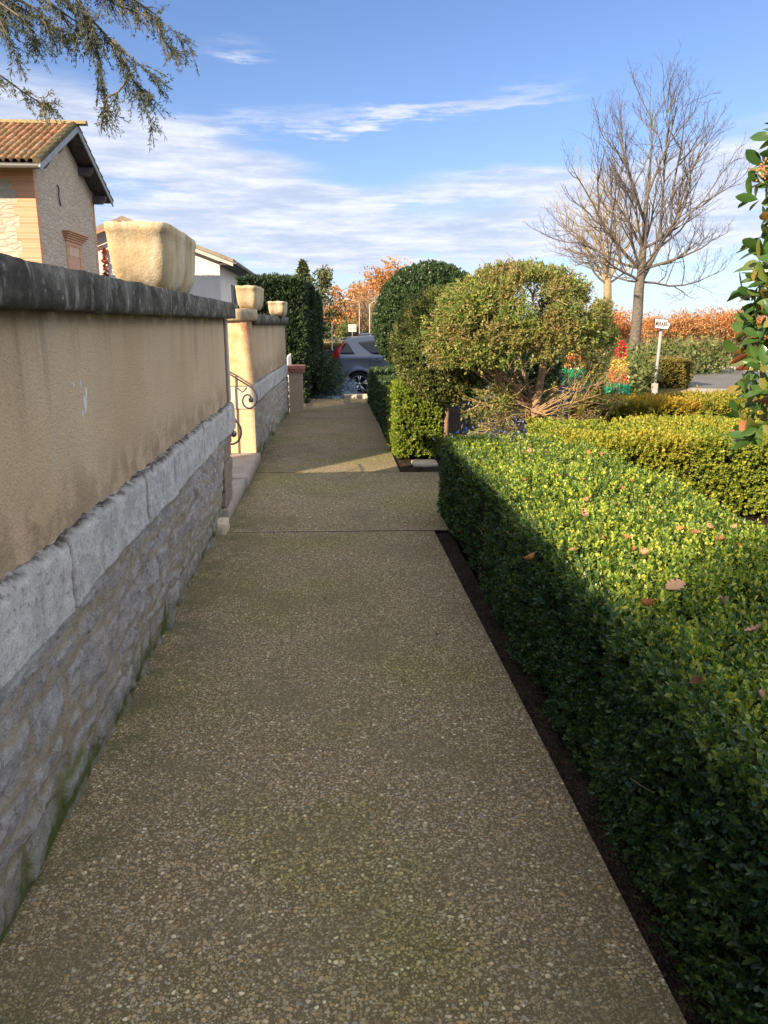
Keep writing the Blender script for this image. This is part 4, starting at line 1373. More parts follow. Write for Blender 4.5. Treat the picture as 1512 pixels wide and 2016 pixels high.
def thin_topiary():
    rng = np.random.default_rng(303)
    base = np.array([2.05, 7.8, 0])
    t = thing('topiary_tree', 'thin brown and olive topiary dome with bare twigs low on its right side', 'topiary', tuple(base))
    Q = lambda px, py, Y=7.8: at(px, py, Y) - base
    # trunk and limbs
    tr = MB().tube([(0, 0, -.05), Q(1045, 865), Q(1048, 830), Q(1056, 790), Q(1068, 730), Q(1075, 690), Q(1078, 640)], [.056, .054, .052, .045, .036, .03, .018], 12)
    tr.build('trunk', M['red_bark'], t, smooth=True)
    lb = MB()
    limbs = []
    fork = Q(1052, 800)
    for (px, py, dy, r_) in ((985, 765, -.1, .026), (930, 700, .05, .018), (900, 640, -.2, .014), (1000, 620, .2, .018), (1120, 600, -.2, .016), (1160, 620, .25, .015), (1090, 560, 0, .015), (980, 560, -.25, .014), (1040, 540, .3, .012), (1180, 640, .1, .012), (880, 690, .2, .013), (940, 600, .4, .013)):
        e = Q(px, py, 7.8 + dy)
        s = fork if r_ > .017 or px < 950 else Q(1072, 700)
        mid = (s + e) / 2 + np.array([0, 0, -.05])
        lb.tube([s, mid, e], [r_, r_ * .75, r_ * .35], 7); limbs.append((s, mid, e))
    lb.build('limb', M['red_bark'], t, smooth=True)
    # dome: shell of leafy shoots and many brown twig ends
    c = Q(1022, 655); r = np.array([.955, .86, .66])
    n = 11000
    P, N, u = ell_points(c, r, n, rng, zmin=-.50, shell=(.78, 1.0), bulge=.025, seed=6)
    g = fbm(P[:, 0] * 4.5 + 7, P[:, 2] * 4.5 + P[:, 1] * 3, 21)
    # gaps, mostly through the upper right and the middle
    right = np.clip((u[:, 0] - .05) * 1.0, 0, 1) * np.clip(u[:, 2] + .35, 0, 1)
    keep = g > (.385 + .225 * right)
    low = (u[:, 2] < -.25) & (u[:, 0] > .15) & (rng.random(len(u)) < .85)
    keep &= ~low
    P, N, u = P[keep], N[keep], u[keep]
    A = norm(N * .8 + np.array([0, 0, .35]) + rng.normal(size=P.shape) * .6)
    V, F = sprigs(P - A * .03, A, 7, .040 * rng.uniform(.8, 1.2, len(P)), .018, .013, rng, .85, False)
    # leafy lower left skirt
    P2, N2, u2 = ell_points(Q(965, 795), (.36, .36, .20), 420, rng, shell=(.45, 1.0), seed=8)
    k2 = fbm(P2[:, 0] * 5, P2[:, 2] * 5, 31) > .42
    P2, N2 = P2[k2], N2[k2]
    A2 = norm(N2 * .6 + np.array([.1, 0, .2]) + rng.normal(size=P2.shape) * .6)
    V2, F2 = sprigs(P2, A2, 6, .034, .016, .012, rng, .85, False)
    fast_mesh('crown', np.concatenate([V, V2]), np.concatenate([F, F2 + len(V)]), OLIVE, t)
    tw = MB()
    for i in rng.choice(len(P), 800, replace=False):
        d = norm(N[i] * .8 + rng.normal(size=3) * .7)
        l = rng.uniform(.06, .16)
        m_ = P[i] + d * l * .5 + rng.normal(size=3) * .012
        tw.tube([P[i] - d * l * .6, m_, P[i] + d * l * .35], [.0034, .003, .0016], 3, False)
    for (s, m_, e) in limbs:
        for _ in range(16):
            a = rng.uniform(.3, 1); p = m_ * (1 - a) + e * a if rng.random() > .4 else s * (1 - a) + m_ * a
            d = norm(rng.normal(size=3) + norm(e - s) * .8 + np.array([0, 0, .5])); l = rng.uniform(.15, .42)
            tw.tube([p, p + d * l * .5 + rng.normal(size=3) * .03, p + d * l], [.006, .0045, .002], 4, False)
    tw.build('twigs', M['dry_twig'], t)
    # bare low branches reaching right
    bt = MB(); leaves_P, leaves_A = [], []
    s0 = Q(1050, 815)
    for i in range(22):
        ex = Q(rng.uniform(1075, 1225), rng.uniform(690, 850), 7.8 + rng.uniform(-.75, .45))
        m1 = s0 * .55 + ex * .45 + np.array([0, 0, rng.uniform(-.08, .02)]) + rng.normal(size=3) * .05
        q1 = s0 * .8 + m1 * .2 + rng.normal(size=3) * .02; q2 = m1 * .45 + ex * .55 + rng.normal(size=3) * .035 + np.array([0, 0, .02])
        pts = [s0, q1, m1, q2, ex]
        bt.tube(pts, [.009, .008, .006, .004, .0018], 5, False)
        for _ in range(9):
            a = rng.uniform(.25, 1); p = m1 * (1 - a) + ex * a
            d = norm(norm(ex - s0) * .7 + rng.normal(size=3) * .6 + np.array([0, 0, .45])); l = rng.uniform(.08, .30)
            q = p + d * l * .5 + rng.normal(size=3) * .02
            bt.tube([p, q, p + d * l], [.0042, .003, .0014], 3, False)
            if rng.random() < .75:
                for _ in range(3): leaves_P.append(p + d * l * rng.uniform(.2, 1)); leaves_A.append(norm(d + rng.normal(size=3) * .4))
    for i in range(9):
        ex = Q(rng.uniform(900, 1010), rng.uniform(790, 860), 7.8 + rng.uniform(-.6, .3))
        m1 = s0 * .5 + ex * .5 + np.array([0, 0, .04])
        bt.tube([s0, m1, ex], [.009, .006, .002], 5, False)
        for _ in range(6):
            a = rng.uniform(.25, 1); p = m1 * (1 - a) + ex * a
            d = norm(norm(ex - s0) * .7 + rng.normal(size=3) * .6); l = rng.uniform(.08, .22)
            bt.tube([p, p + d * l], [.004, .0015], 3, False)
            for _ in range(4): leaves_P.append(p + d * l * rng.uniform(.2, 1)); leaves_A.append(norm(d + rng.normal(size=3) * .4))
    bt.build('bare_branch', M['dry_twig'], t)
    V, F = sprigs(np.array(leaves_P), np.array(leaves_A), 5, .034, .013, .010, rng, .7, False)
    fast_mesh('low_leaves', V, F, OLIVE, t)


thin_topiary()


def bare_tree(label, base, trunk_pts, trunk_r, starts, seed, bark, twigm, levels=5, spread=.55, group=None, scale=1.0, n=5):
    rng = np.random.default_rng(seed)
    t = thing('bare_tree', label, 'tree', base, group)
    MB().tube(trunk_pts, trunk_r, 12).build('trunk', bark, t, smooth=True)
    big, small = MB(), MB()

    def grow(p, d, L, r_, lev):
        n_ = 4 if lev < 3 else 3
        pts = [p]; dd = d.copy()
        for k in range(n_):
            dd = norm(dd + rng.normal(size=3) * (.09 + .03 * lev) + np.array([0, 0, .07]))
            pts.append(pts[-1] + dd * L / n_)
        r1 = r_ * (.55 if lev else .5)
        rad = list(np.maximum(np.linspace(r_, r1, len(pts)), .0035))
        (big if lev < 2 else small).tube(pts, rad, 7 if lev < 2 else (4 if lev < 4 else 3), False)
        if lev >= levels: return
        kids = (rng.integers(5, 7), rng.integers(3, 5), rng.integers(2, 4), rng.integers(1, 3), 2)[min(lev, 4)]
        for k in range(kids):
            f = (k + 1) / kids * .82 + .16
            i = min(int(f * n_), n_ - 1); a = f * n_ - i
            q = pts[i] * (1 - a) + pts[i + 1] * a
            ax = norm(np.cross(dd, rng.normal(size=3)))
            ang = rng.uniform(.55, 1.05) * spread * 1.55
            nd = norm(dd * math.cos(ang) + ax * math.sin(ang) + np.array([0, 0, .12]))
            grow(q, nd, L * rng.uniform(.38, .62), r_ * .50 * rng.uniform(.8, 1.1), lev + 1)
        grow(pts[-1], dd, L * rng.uniform(.42, .56), r1 * .9, lev + 1)

    for (p, e, r_) in starts:
        p = np.array(p, float); e = np.array(e, float)
        grow(p, norm(e - p), np.linalg.norm(e - p), r_, 0)
    big.build('limb', bark, t, smooth=True)
    small.build('twigs', twigm, t)
    return t


def big_bare_tree():
    base = np.array([12.69, 32, -.38])
    Q = lambda px, py, dy=0.0: at(px, py, 32 + dy) - base
    trunk = [(0, 0, -.1), Q(1243, 725), Q(1248, 690), Q(1255, 620), Q(1258, 570), Q(1262, 540), Q(1268, 470), Q(1272, 400), Q(1280, 340)]
    rad = [.30, .26, .235, .21, .20, .165, .12, .085, .05]
    f0, f1, f2, f3 = Q(1261, 555), Q(1262, 530), Q(1266, 490), Q(1270, 440)
    S = []
    for (s, px, py, dy, r_) in ((f0, 1330, 420, .5, .115), (Q(1290, 490, .2), 1345, 300, .6, .06), (f0, 1180, 520, -.6, .06), (f1, 1150, 445, -.3, .075), (f1, 1370, 500, -.9, .07), (f2, 1190, 390, .8, .065),
                                (f2, 1400, 460, .4, .06), (f3, 1205, 330, -.7, .055), (f3, 1240, 290, .4, .055), (Q(1273, 390), 1325, 250, -.3, .055), (Q(1278, 350), 1290, 230, .2, .045),
                                (f0, 1370, 560, .9, .05), (f1, 1130, 500, 1.0, .055), (f1, 1330, 450, -1.6, .055), (f2, 1240, 400, -1.5, .05), (f2, 1290, 400, 1.6, .05), (f0, 1170, 560, 1.1, .045), (Q(1330, 420, .5), 1380, 320, .9, .05),
                                (Q(1320, 440, .4), 1335, 290, .2, .055), (f1, 1215, 430, .1, .06)):
        S.append((s, Q(px, py, dy), r_))
    bare_tree('tall bare grey tree with spreading branches standing right of the topiary', tuple(base), trunk, rad, S, 404, M['bark'], M['twig'], 4, .50)
    base2 = np.array([14.2, 40, -.38])
    Q2 = lambda px, py, dy=0.0: at(px, py, 40 + dy) - base2
    trunk = [(0, 0, -.1), Q2(1196, 700), Q2(1196, 600), Q2(1196, 555), Q2(1198, 520)]
    S = [(Q2(1196, 560), Q2(px, py, dy), r_) for (px, py, dy, r_) in ((1150, 470, .5, .09), (1235, 480, -.4, .09), (1200, 440, 0, .10), (1180, 430, -1, .08), (1215, 420, 1, .08), (1140, 520, -1, .06), (1250, 530, 1, .06), (1165, 410, .6, .07))]
    bare_tree('smaller pale barked bare tree partly behind the tall bare tree', tuple(base2), trunk, [.28, .25, .22, .2, .15], S, 405, M['pale_bark'], M['pale_bark'], 3, .60)


big_bare_tree()


def leafy_tree(name, label, base, h, w, mat, seed, n=2600, lf=.28, group=None, conical=False, trunkm=None, blobs=None, trunk=None, dens_low=.18):
    rng = np.random.default_rng(seed)
    t = thing(name, label, 'tree', base, group)
    MB().tube([(0, 0, -.2), (.05, 0, h * .4), (0, .05, h * .85)], [w * .045, w * .032, w * .01], 8).build('trunk', trunkm or M['bark'], t, smooth=True)
    lim = MB()
    Ps, Ns = [], []
    if conical:
        for i in range(n):
            z = rng.uniform(.04, 1.0); rr = w / 2 * (1 - z) ** .8 * rng.uniform(.5, 1.05) * (1 - .25 * ((z * 9) % 1)); a = rng.uniform(0, 6.283)
            Ps.append((rr * math.cos(a), rr * math.sin(a), z * h)); Ns.append((math.cos(a), math.sin(a), -.1))
    else:
        nb = blobs or 16
        for k in range(nb):
            a = rng.uniform(0, 6.283); zc = rng.uniform(dens_low + .1, .88); rmax = w / 2 * (1 - (abs(zc - .5) / .62) ** 2) * .78
            rr = rmax * math.sqrt(rng.uniform(0, 1)); c = np.array([rr * math.cos(a), rr * math.sin(a), zc * h])
            br = w * rng.uniform(.12, .22)
            lim.tube([(0, 0, h * max(.15, zc - .25)), c * .6 + np.array([0, 0, h * (zc - .1) * .4]), c], [w * .014, w * .009, w * .004], 5, False)
            p, nn, u = ell_points(c, (br, br, br * .8), n // nb, rng, shell=(.25, 1.05))
            Ps.append(p); Ns.append(nn)
        Ps = np.concatenate(Ps); Ns = np.concatenate(Ns)
        lim.build('limb', trunkm or M['bark'], t)
    Ps = np.array(Ps); Ns = np.array(Ns)
    D = norm(Ns * .5 + rng.normal(size=Ps.shape))
    V, F = simple_leaves(Ps, D, perp(D, rng), lf * rng.uniform(.6, 1.3, len(Ps)), lf * .55)
    fast_mesh('crown', V, F, mat, t)
    return t


OAKS = 'russet oaks beyond the car park'
G = -.40
def spot(px, Y): return (float(at(px, 690, Y)[0]), Y, G)

leafy_tree('spruce_tree', 'grey green pointed spruce rising behind the dark clipped hedge', spot(600, 60), 6.3, 4.2, PINE, 501, 3000, .34, conical=True)
leafy_tree('pine_tree', 'green pine with ragged crown beside the dark clipped hedge', spot(634, 55), 6.0, 2.9, PINE, 502, 2600, .24, blobs=20, dens_low=.05)
leafy_tree('pine_tree', 'yellowish green tree top showing over the white house corner', spot(490, 62), 5.0, 4.5, STRAW, 503, 1500, .3)
leafy_tree('oak_tree', 'bright orange round oak right of the green pine', spot(688, 82), 6.2, 5.4, ORANGE, 504, 3000, .30, OAKS)
leafy_tree('oak_tree', 'tall russet oak touching the dark topiary ball', spot(752, 78), 8.0, 7.4, ORANGE, 505, 3800, .34, OAKS)
leafy_tree('oak_tree', 'low orange oak between the two taller oaks', spot(717, 95), 5.2, 5.0, ORANGE, 506, 2200, .3, OAKS)
leafy_tree('oak_tree', 'orange oak glimpsed left beside the pine trunk', spot(652, 88), 4.0, 4.4, ORANGE, 507, 1800, .3, OAKS)
leafy_tree('oak_tree', 'orange oak hidden mostly behind the large dark topiary', spot(790, 85), 8.0, 8.0, ORANGE, 508, 2600, .36, OAKS)
leafy_tree('shrub', 'small dark green conifer shrub beyond the car roof', spot(700, 66), 2.0, 4.6, JUNI, 509, 1400, .22, dens_low=.0)
hedge_thing('low_hedge', 'low straw coloured hedge across the car park', 'hedge', [(-6, 9, 46.4, 47.2, G, .25)], STRAW, 120, .14, .08, .05, 5, 510, fine=False, bulge=.08, scale=1)


def thicket(name, label, px0, px1, Y, z_top, n, mat, seed, lf, cat='thicket', depth=2.0, kind='stuff', zb=-.45):
    """tangled mass across the view"""
    rng = np.random.default_rng(seed)
    x0, x1 = at(px0, 690, Y)[0], at(px1, 690, Y)[0]
    nb = int((x1 - x0) / (z_top * .55)) + 3
    Ps, Ns = [], []
    st_ = MB()
    for k in range(nb * 3):
        c = np.array([rng.uniform(x0, x1), Y + rng.uniform(0, depth), 0])
        hh = (z_top - zb) * rng.uniform(.60, 1.06)
        r_ = (z_top - zb) * rng.uniform(.26, .42)
        p, nn, u = ell_points((c[0], c[1], zb + hh - r_ * 1.05), (r_ * 1.1, r_, r_ * 1.05), n // (nb * 3), rng, shell=(.3, 1.05)); Ps.append(p); Ns.append(nn)
        p, nn, u = ell_points((c[0], c[1], zb + hh * .35), (r_, r_, hh * .4), n // (nb * 5), rng, shell=(.4, 1.0)); Ps.append(p); Ns.append(nn)
        for _ in range(3):
            st_.tube([(c[0] + rng.normal() * .2 * r_, c[1], zb), (c[0] + rng.normal() * .5 * r_, c[1], zb + hh * .5), (c[0] + rng.normal() * r_, c[1], zb + hh * rng.uniform(.8, 1.05))], [.05 * r_, .035 * r_, .012 * r_], 4, False)
    Ps = np.concatenate(Ps); Ns = np.concatenate(Ns)
    D = norm(Ns * .5 + rng.normal(size=Ps.shape) + [0, 0, .3])
    V, F = simple_leaves(Ps, D, perp(D, rng), lf * rng.uniform(.6, 1.4, len(Ps)), lf * .45)
    t = fast_mesh(name, V, F, mat)
    tag(t, label, cat, None, kind)
    s = st_.build('stems', M['pale_bark'], t)
    return t


thicket('wood', 'orange russet wood along the skyline behind the road', 1090, 1720, 72, 2.95, 26000, ORANGE, 601, .30, 'wood', 9)
thicket('hedgerow', 'tangled brown and green hedgerow on the far side of the road', 1080, 1700, 40.5, .72, 21000, BUSH, 602, .13, 'hedgerow', 2.2)
thicket('wood', 'dim brown wood behind the parking road', 560, 860, 120, 3.4, 7000, BUSH, 603, .5, 'wood', 10)
thicket('hedgerow', 'tan bushes at the edge of the car park', 620, 830, 52, .45, 5000, BUSH, 604, .16, 'hedgerow', 2)
# verge grass on the far side of the side road
g = MB().add([(16.2, 33.0, -.33), (18, 31.3, -.33), (42, 27.6, -.33), (42, 42, -.33), (14, 42, -.33)], [(0, 1, 2, 3, 4)])
tag(g.build('grass_verge', mottled('short verge grass', (.14, .15, .035), (.22, .21, .06), 1.5, bumpd=.03)), kind='structure')

# hedge and juniper by the direction sign
hedge_thing('low_hedge', 'clipped olive gold hedge just behind the direction sign', 'hedge', [(9.1, 11.0, 22.9, 24.6, G, .42)], STRAW, 260, .09, .05, .03, 6, 610, fine=False, bulge=.12, scale=1.2, rnd=.2, inset=.12)
leafy_tree('juniper', 'spreading grey green juniper left of the direction sign', (8.9, 23.6, G), .85, 2.4, JUNI, 611, 4200, .14, dens_low=.0, blobs=22)
leafy_tree('juniper', 'dark low juniper mound at the foot of the tall bare tree', (13.6, 30.5, G), .95, 5.5, JUNI, 612, 4000, .16, dens_low=.0, blobs=22)
leafy_tree('juniper', 'feathery green juniper behind the tinsel cones', (7.6, 22.0, G), 1.25, 3.8, JUNI, 613, 3800, .14, dens_low=.0, blobs=20)
leafy_tree('shrub', 'dark shrub behind the bare low twigs of the topiary', (5.6, 17.5, G), 1.55, 3.6, JUNI, 614, 3600, .13, dens_low=.0, blobs=20)
leafy_tree('shrub', 'dark green shrub glimpsed between topiary trunk and pale tinsel', (3.7, 15.2, 0), 1.25, 2.6, DARK, 615, 3400, .11, dens_low=.0, blobs=20)


# ------------------------------------------------------------------ photinia at the right edge
def photinia():
    rng = np.random.default_rng(700)
    base = np.array([2.27, 3.12, 0])
    t = thing('photinia_shrub', 'tall shrub with large glossy green leaves cut off by the right edge', 'shrub', tuple(base))
    st_ = MB()
    P, A = [], []
    for k in range(170):
        z0 = rng.uniform(.6, 2.1)
        a = rng.uniform(0, 6.283)
        r_ = rng.uniform(.22, .44) * (1 - .45 * abs(z0 - 1.4) ** 2)
        e = np.array([r_ * math.cos(a), r_ * math.sin(a), z0 + rng.uniform(.15, .4)])
        s = np.array([0, 0, z0 - .2])
        m_ = (s + e) / 2 + np.array([0, 0, -.03])
        st_.tube([s, m_, e], [.009, .006, .003], 5, False)
        for f in np.linspace(.45, 1, 3):
            P.append(s * (1 - f) + e * f); A.append(norm(norm(e - s) + np.array([0, 0, .4]) + rng.normal(size=3) * .35))
    for z in np.linspace(.98, 2.36, 190):
        a = math.pi + rng.normal() * 1.0
        r_ = .44 + rng.normal() * .03 - .10 * max(0, (z - 2.1)) * 2
        P.append(np.array([r_ * math.cos(a), r_ * math.sin(a), z])); A.append(norm(np.array([math.cos(a), math.sin(a), .5]) + rng.normal(size=3) * .4))
    st_.tube([(0, 0, -.05), (.03, .02, .8), (0, 0, 1.5), (.02, 0, 2.4)], [.035, .03, .022, .008], 8)
    st_.build('stem', M['red_bark'], t)
    P = np.array(P); A = np.array(A)
    # leaves with a fold and a curl: long grid per leaf
    n = len(P); k = 5
    a = perp(A, rng); b = np.cross(A, a)
    Vs = []
    us = np.array([0, .12, .3, .5, .7, .87, 1.0]); wd = np.array([.04, .42, .82, 1.0, .92, .55, .03])
    for i in range(k):
        an = i * 2.4 + rng.uniform(-.4, .4, n)
        rad = a * np.cos(an)[:, None] + b * np.sin(an)[:, None]
        le = rng.uniform(.55, 1.25, n)
        D = norm(A * np.cos(le)[:, None] + rad * np.sin(le)[:, None])
        S = norm(np.cross(D, A)); N = np.cross(S, D)
        L = rng.uniform(.06, .098, n)[:, None]; W = L * rng.uniform(.42, .52, n)[:, None]
        p0 = P + A * (.012 * i)
        cur = rng.uniform(-.1, .35, n)[:, None]
        rows = []
        for u_, w_ in zip(us, wd):
            c = p0 + D * L * u_ - N * (L * cur * u_ ** 2)
            rows += [c + S * W * .5 * w_ + N * W * .14 * w_, c, c - S * W * .5 * w_ + N * W * .14 * w_]
        Vs.append(np.stack(rows, 1))
    V = np.concatenate(Vs)
    m_ = V.shape[0]
    f = []
    for r_ in range(6):
        q = r_ * 3
        f += [(q, q + 1, q + 4, q + 3), (q + 1, q + 2, q + 5, q + 4)]
    F = (np.arange(m_) * 21)[:, None, None] + np.array(f)[None]
    fast_mesh('leaves', V.reshape(-1, 3), F.reshape(-1, 4), PHOT, t, smooth=True)
    pm = leaf_mat('pink orange buds', [(0, (.42, .16, .08)), (1, (.58, .33, .17))], None, rough=.6)
    for (px, py, Y, r0) in ((1503, 338, 2.95, .018),):
        c = at(px, py, Y) - base
        m2 = MB()
        for _ in range(46):
            p = c + rng.normal(size=3) * np.array([.6, .6, 1.0]) * r0
            m2.lathe([(.0006, -.004), (.0036, -.002), (.0036, .002), (.0006, .004)], tuple(p), 5)
        m2.build('flower_cluster', pm, t)


photinia()


# unseen thuja added behind the camera to shade the lower right of the hedge
def thuja():
    rng = np.random.default_rng(720)
    t = thing('thuja_shade_caster', 'tall dense unseen thuja added behind the viewer to shade the hedge', 'tree', (-12.98, -14.72, 0))
    n = 15000
    z = rng.uniform(.02, 1, n); a = rng.uniform(0, 6.283, n)
    rr = 1.7 * np.clip((1.02 - z) * 4.0, 0, 1) ** .6 * rng.uniform(.75, 1.03, n)
    P = np.stack([rr * np.cos(a), rr * np.sin(a), z * 12.5], 1)
    D = norm(np.stack([np.cos(a), np.sin(a), np.full(n, 1.2)], 1) + rng.normal(size=(n, 3)) * .4)
    V, F = simple_leaves(P, D, perp(D, rng), rng.uniform(.25, .42, n), .16)
    fast_mesh('crown', V, F, CYPR, t)
    uv_blob('branches', (0, 0, 6.0), (1.35, 1.35, 5.6), M['core'], t)
    MB().tube([(0, 0, -.1), (0, 0, 11.5)], [.25, .04], 8).build('trunk', M['bark'], t)


thuja()


# ------------------------------------------------------------------ car
def car():
    X0, Y0 = .0, 21.35
    t = thing('estate_car', 'slate blue estate car parked tail first beyond the path end', 'car', (X0, Y0, -.375), None, R(-2))
    t.scale = (1.04, 1.04, 1.04)
    paint = bpy.data.materials.new('slate blue metallic'); paint.use_nodes = True
    b = paint.node_tree.nodes['Principled BSDF']
    b.inputs['Base Color'].default_value = (.19, .215, .265, 1); b.inputs['Metallic'].default_value = .45; b.inputs['Roughness'].default_value = .33
    b.inputs['Coat Weight'].default_value = .8; b.inputs['Coat Roughness'].default_value = .08
    glass = material('dark car glass', color=(.018, .022, .026), rough=.06, spec=.7)
    black = material('black plastic', color=(.02, .02, .022), rough=.6)
    top = [(0, .78), (.02, .86), (.06, .95), (.16, 1.08), (.30, 1.24), (.42, 1.385), (.50, 1.43), (.65, 1.462), (1.0, 1.50), (1.5, 1.52), (2.0, 1.51), (2.4, 1.455), (2.75, 1.33), (3.1, 1.13), (3.35, 1.00), (3.7, .955), (4.2, .86), (4.5, .74), (4.62, .60), (4.66, .50)]
    tx = np.array([p[0] for p in top]); tz = np.array([p[1] for p in top])
    xs = np.unique(np.concatenate([np.linspace(0, 4.66, 90), np.linspace(0, .5, 16), np.linspace(.42, 1.18, 24)]))
    def arch(x, c, r_=.355):
        dd = r_ ** 2 - (x - c) ** 2
        return (.30 + math.sqrt(dd)) if dd > 0 else 0
    def half(x, z):
        w = .90
        w -= .10 * max(0, 1 - x / .38) ** 2 + .16 * max(0, (x - 3.9) / .76) ** 2
        if z > 1.0: w -= .46 * (z - 1.0)
        if z < .62: w -= .05 * (.62 - z) / .35
        w += .012 * math.exp(-((z - .96) / .05) ** 2)
        d1 = abs(math.hypot(x - .80, z - .30) - .38); w += .018 * math.exp(-(d1 / .045) ** 2)
        return w
    NZ = 26
    V, cols = [], []
    for x in xs:
        zt = float(np.interp(x, tx, tz))
        zb = max(.27 + .12 * max(0, 1 - x / .25), arch(x, .80), arch(x, 3.60), .27 + .1 * max(0, (x - 4.3) / .36))
        zb = min(zb, zt - .02)
        zz = zb + (zt - zb) * np.linspace(0, 1, NZ)
        for s in (1, -1):
            for z in zz:
                V.append((x, -s * half(x, z), z))
    F = []
    n2 = NZ * 2
    for i in range(len(xs) - 1):
        for s in (0, 1):
            for k in range(NZ - 1):
                q = i * n2 + s * NZ + k
                F.append((q, q + n2, q + n2 + 1, q + 1))
        F.append((i * n2 + NZ - 1, (i + 1) * n2 + NZ - 1, (i + 1) * n2 + n2 - 1, i * n2 + n2 - 1))
        F.append((i * n2, (i + 1) * n2, (i + 1) * n2 + NZ, i * n2 + NZ))
    for i in (0, len(xs) - 1):
        for k in range(NZ - 1):
            F.append((i * n2 + k, i * n2 + k + 1, i * n2 + NZ + k + 1, i * n2 + NZ + k))
    MB().add(V, F).build('body', paint, t, smooth=True)

    def patch(name, poly, mat, parent, off=.006, side=-1, sub=5):
        bm = bmesh.new()
        vs = [bm.verts.new((x, 0, z)) for x, z in poly]
        bm.faces.new(vs)
        bmesh.ops.triangulate(bm, faces=bm.faces[:])
        bmesh.ops.subdivide_edges(bm, edges=bm.edges[:], cuts=sub, use_grid_fill=True)
        for v in bm.verts: v.co.y = side * (half(v.co.x, v.co.z) + off)
        for f_ in bm.faces: f_.smooth = True
        me = bpy.data.meshes.new(name); bm.to_mesh(me); bm.free()
        o = link_mesh(me, name, mat, parent)
        so = o.modifiers.new('thick', 'SOLIDIFY'); so.thickness = .012; so.offset = 0
        return o
    red = material('red lamp glass', color=(.32, .012, .018), rough=.15, spec=.6)
    darkred = material('smoked lamp glass', color=(.055, .008, .012), rough=.12, spec=.6)
    trim = material('black window trim', color=(.012, .012, .014), rough=.35)
    for side in (-1, 1):
        patch('quarter_window', [(.27, 1.06), (.47, 1.345), (.52, 1.345), (.70, 1.06)], glass, t, .006, side)
        w = patch('side_window', [(.78, 1.335), (1.11, 1.075), (1.20, 1.055), (1.68, 1.06), (1.68, 1.415), (1.30, 1.405), (.82, 1.36)], glass, t, .006, side)
        patch('pillar_trim', [(1.70, 1.06), (1.80, 1.06), (1.80, 1.418), (1.70, 1.415)], trim, t, .006, side)
        patch('front_window', [(1.82, 1.06), (2.85, 1.075), (2.55, 1.30), (2.3, 1.40), (1.82, 1.418)], glass, t, .006, side)
        patch('tail_lamp', [(.025, .93), (.30, 1.25), (.435, 1.37), (.462, 1.345), (.25, 1.05), (.30, .97), (.10, .93)], red, t, .010, side)
        patch('tail_lamp', [(.02, .75), (.022, .925), (.10, .926), (.30, .965), (.20, .80), (.10, .75)], darkred, t, .010, side)
        h_ = patch('door_handle', [(1.13, .90), (1.16, .925), (1.36, .925), (1.39, .90), (1.36, .882), (1.16, .882)], paint, t, .028, side)
        patch('handle_cup', [(1.17, .92), (1.25, .955), (1.31, .92), (1.25, .90)], black, t, .010, side)
        patch('door_gap', [(1.075, .55), (1.083, .55), (1.083, 1.05), (1.075, 1.05)], black, t, .002, side)
        patch('bumper_strip', [(.03, .42), (.40, .42), (.40, .448), (.03, .448)], black, t, .004, side)
    for s in (-1, 1):
        MB().tube([(.75, s * .60, 1.505), (.9, s * .60, 1.54), (2.1, s * .60, 1.545), (2.25, s * .60, 1.50)], .016, 8).build('roof_rail', material('rail grey', color=(.4, .41, .43), rough=.35, metal=.7), t, smooth=True)
    MB().box(.02, .06, -.26, .26, .60, .71).build('number_plate', material('plate', color=(.6, .6, .56)), t)
    patch_gl = MB().add([(.155, -.66, 1.09), (.155, .66, 1.09), (.40, .56, 1.375), (.40, -.56, 1.375)], [(0, 1, 2, 3)])
    o = patch_gl.build('rear_window', glass, t); o.location = (-.02, 0, .008)
    sm = o.modifiers.new('thick', 'SOLIDIFY'); sm.thickness = .01
    MB().hexa([(.33, -.56, 1.39), (.62, -.60, 1.44), (.62, .60, 1.44), (.33, .56, 1.39), (.34, -.56, 1.43), (.62, -.60, 1.475), (.62, .60, 1.475), (.34, .56, 1.43)]).build('spoiler', paint, t, bevel=.01)
    tyre = material('tyre rubber', color=(.018, .018, .019), rough=.85)
    alloy = material('silver alloy', color=(.55, .56, .58), rough=.28, metal=.85)
    for cx in (.80, 3.60):
        for s in (-1, 1):
            wt = MB()
            y_o = s * .885
            prof = [(.215, -.02), (.225, .0), (.285, .006), (.305, -.02), (.315, -.06), (.315, -.16), (.29, -.20), (.20, -.20)]
            Vv = []; Ff = []
            for (r_, dpt) in prof:
                for k in range(32):
                    a = 2 * math.pi * k / 32; Vv.append((cx + r_ * math.cos(a), y_o + s * dpt, .315 + r_ * math.sin(a)))
            for i in range(len(prof) - 1):
                for k in range(32): Ff.append((i * 32 + k, i * 32 + (k + 1) % 32, (i + 1) * 32 + (k + 1) % 32, (i + 1) * 32 + k))
            wh = wt.add(Vv, Ff).build('wheel', tyre, t, smooth=True)
            rim = MB()
            for (r0, r1, d0, d1) in ((.222, .205, -.012, -.012), (.205, .20, -.012, -.07)):
                for k in range(32):
                    a, a2 = 2 * math.pi * k / 32, 2 * math.pi * (k + 1) / 32
                    rim.add([(cx + r0 * math.cos(a), y_o + s * d0, .315 + r0 * math.sin(a)), (cx + r0 * math.cos(a2), y_o + s * d0, .315 + r0 * math.sin(a2)),
                             (cx + r1 * math.cos(a2), y_o + s * d1, .315 + r1 * math.sin(a2)), (cx + r1 * math.cos(a), y_o + s * d1, .315 + r1 * math.sin(a))], [(0, 1, 2, 3)])
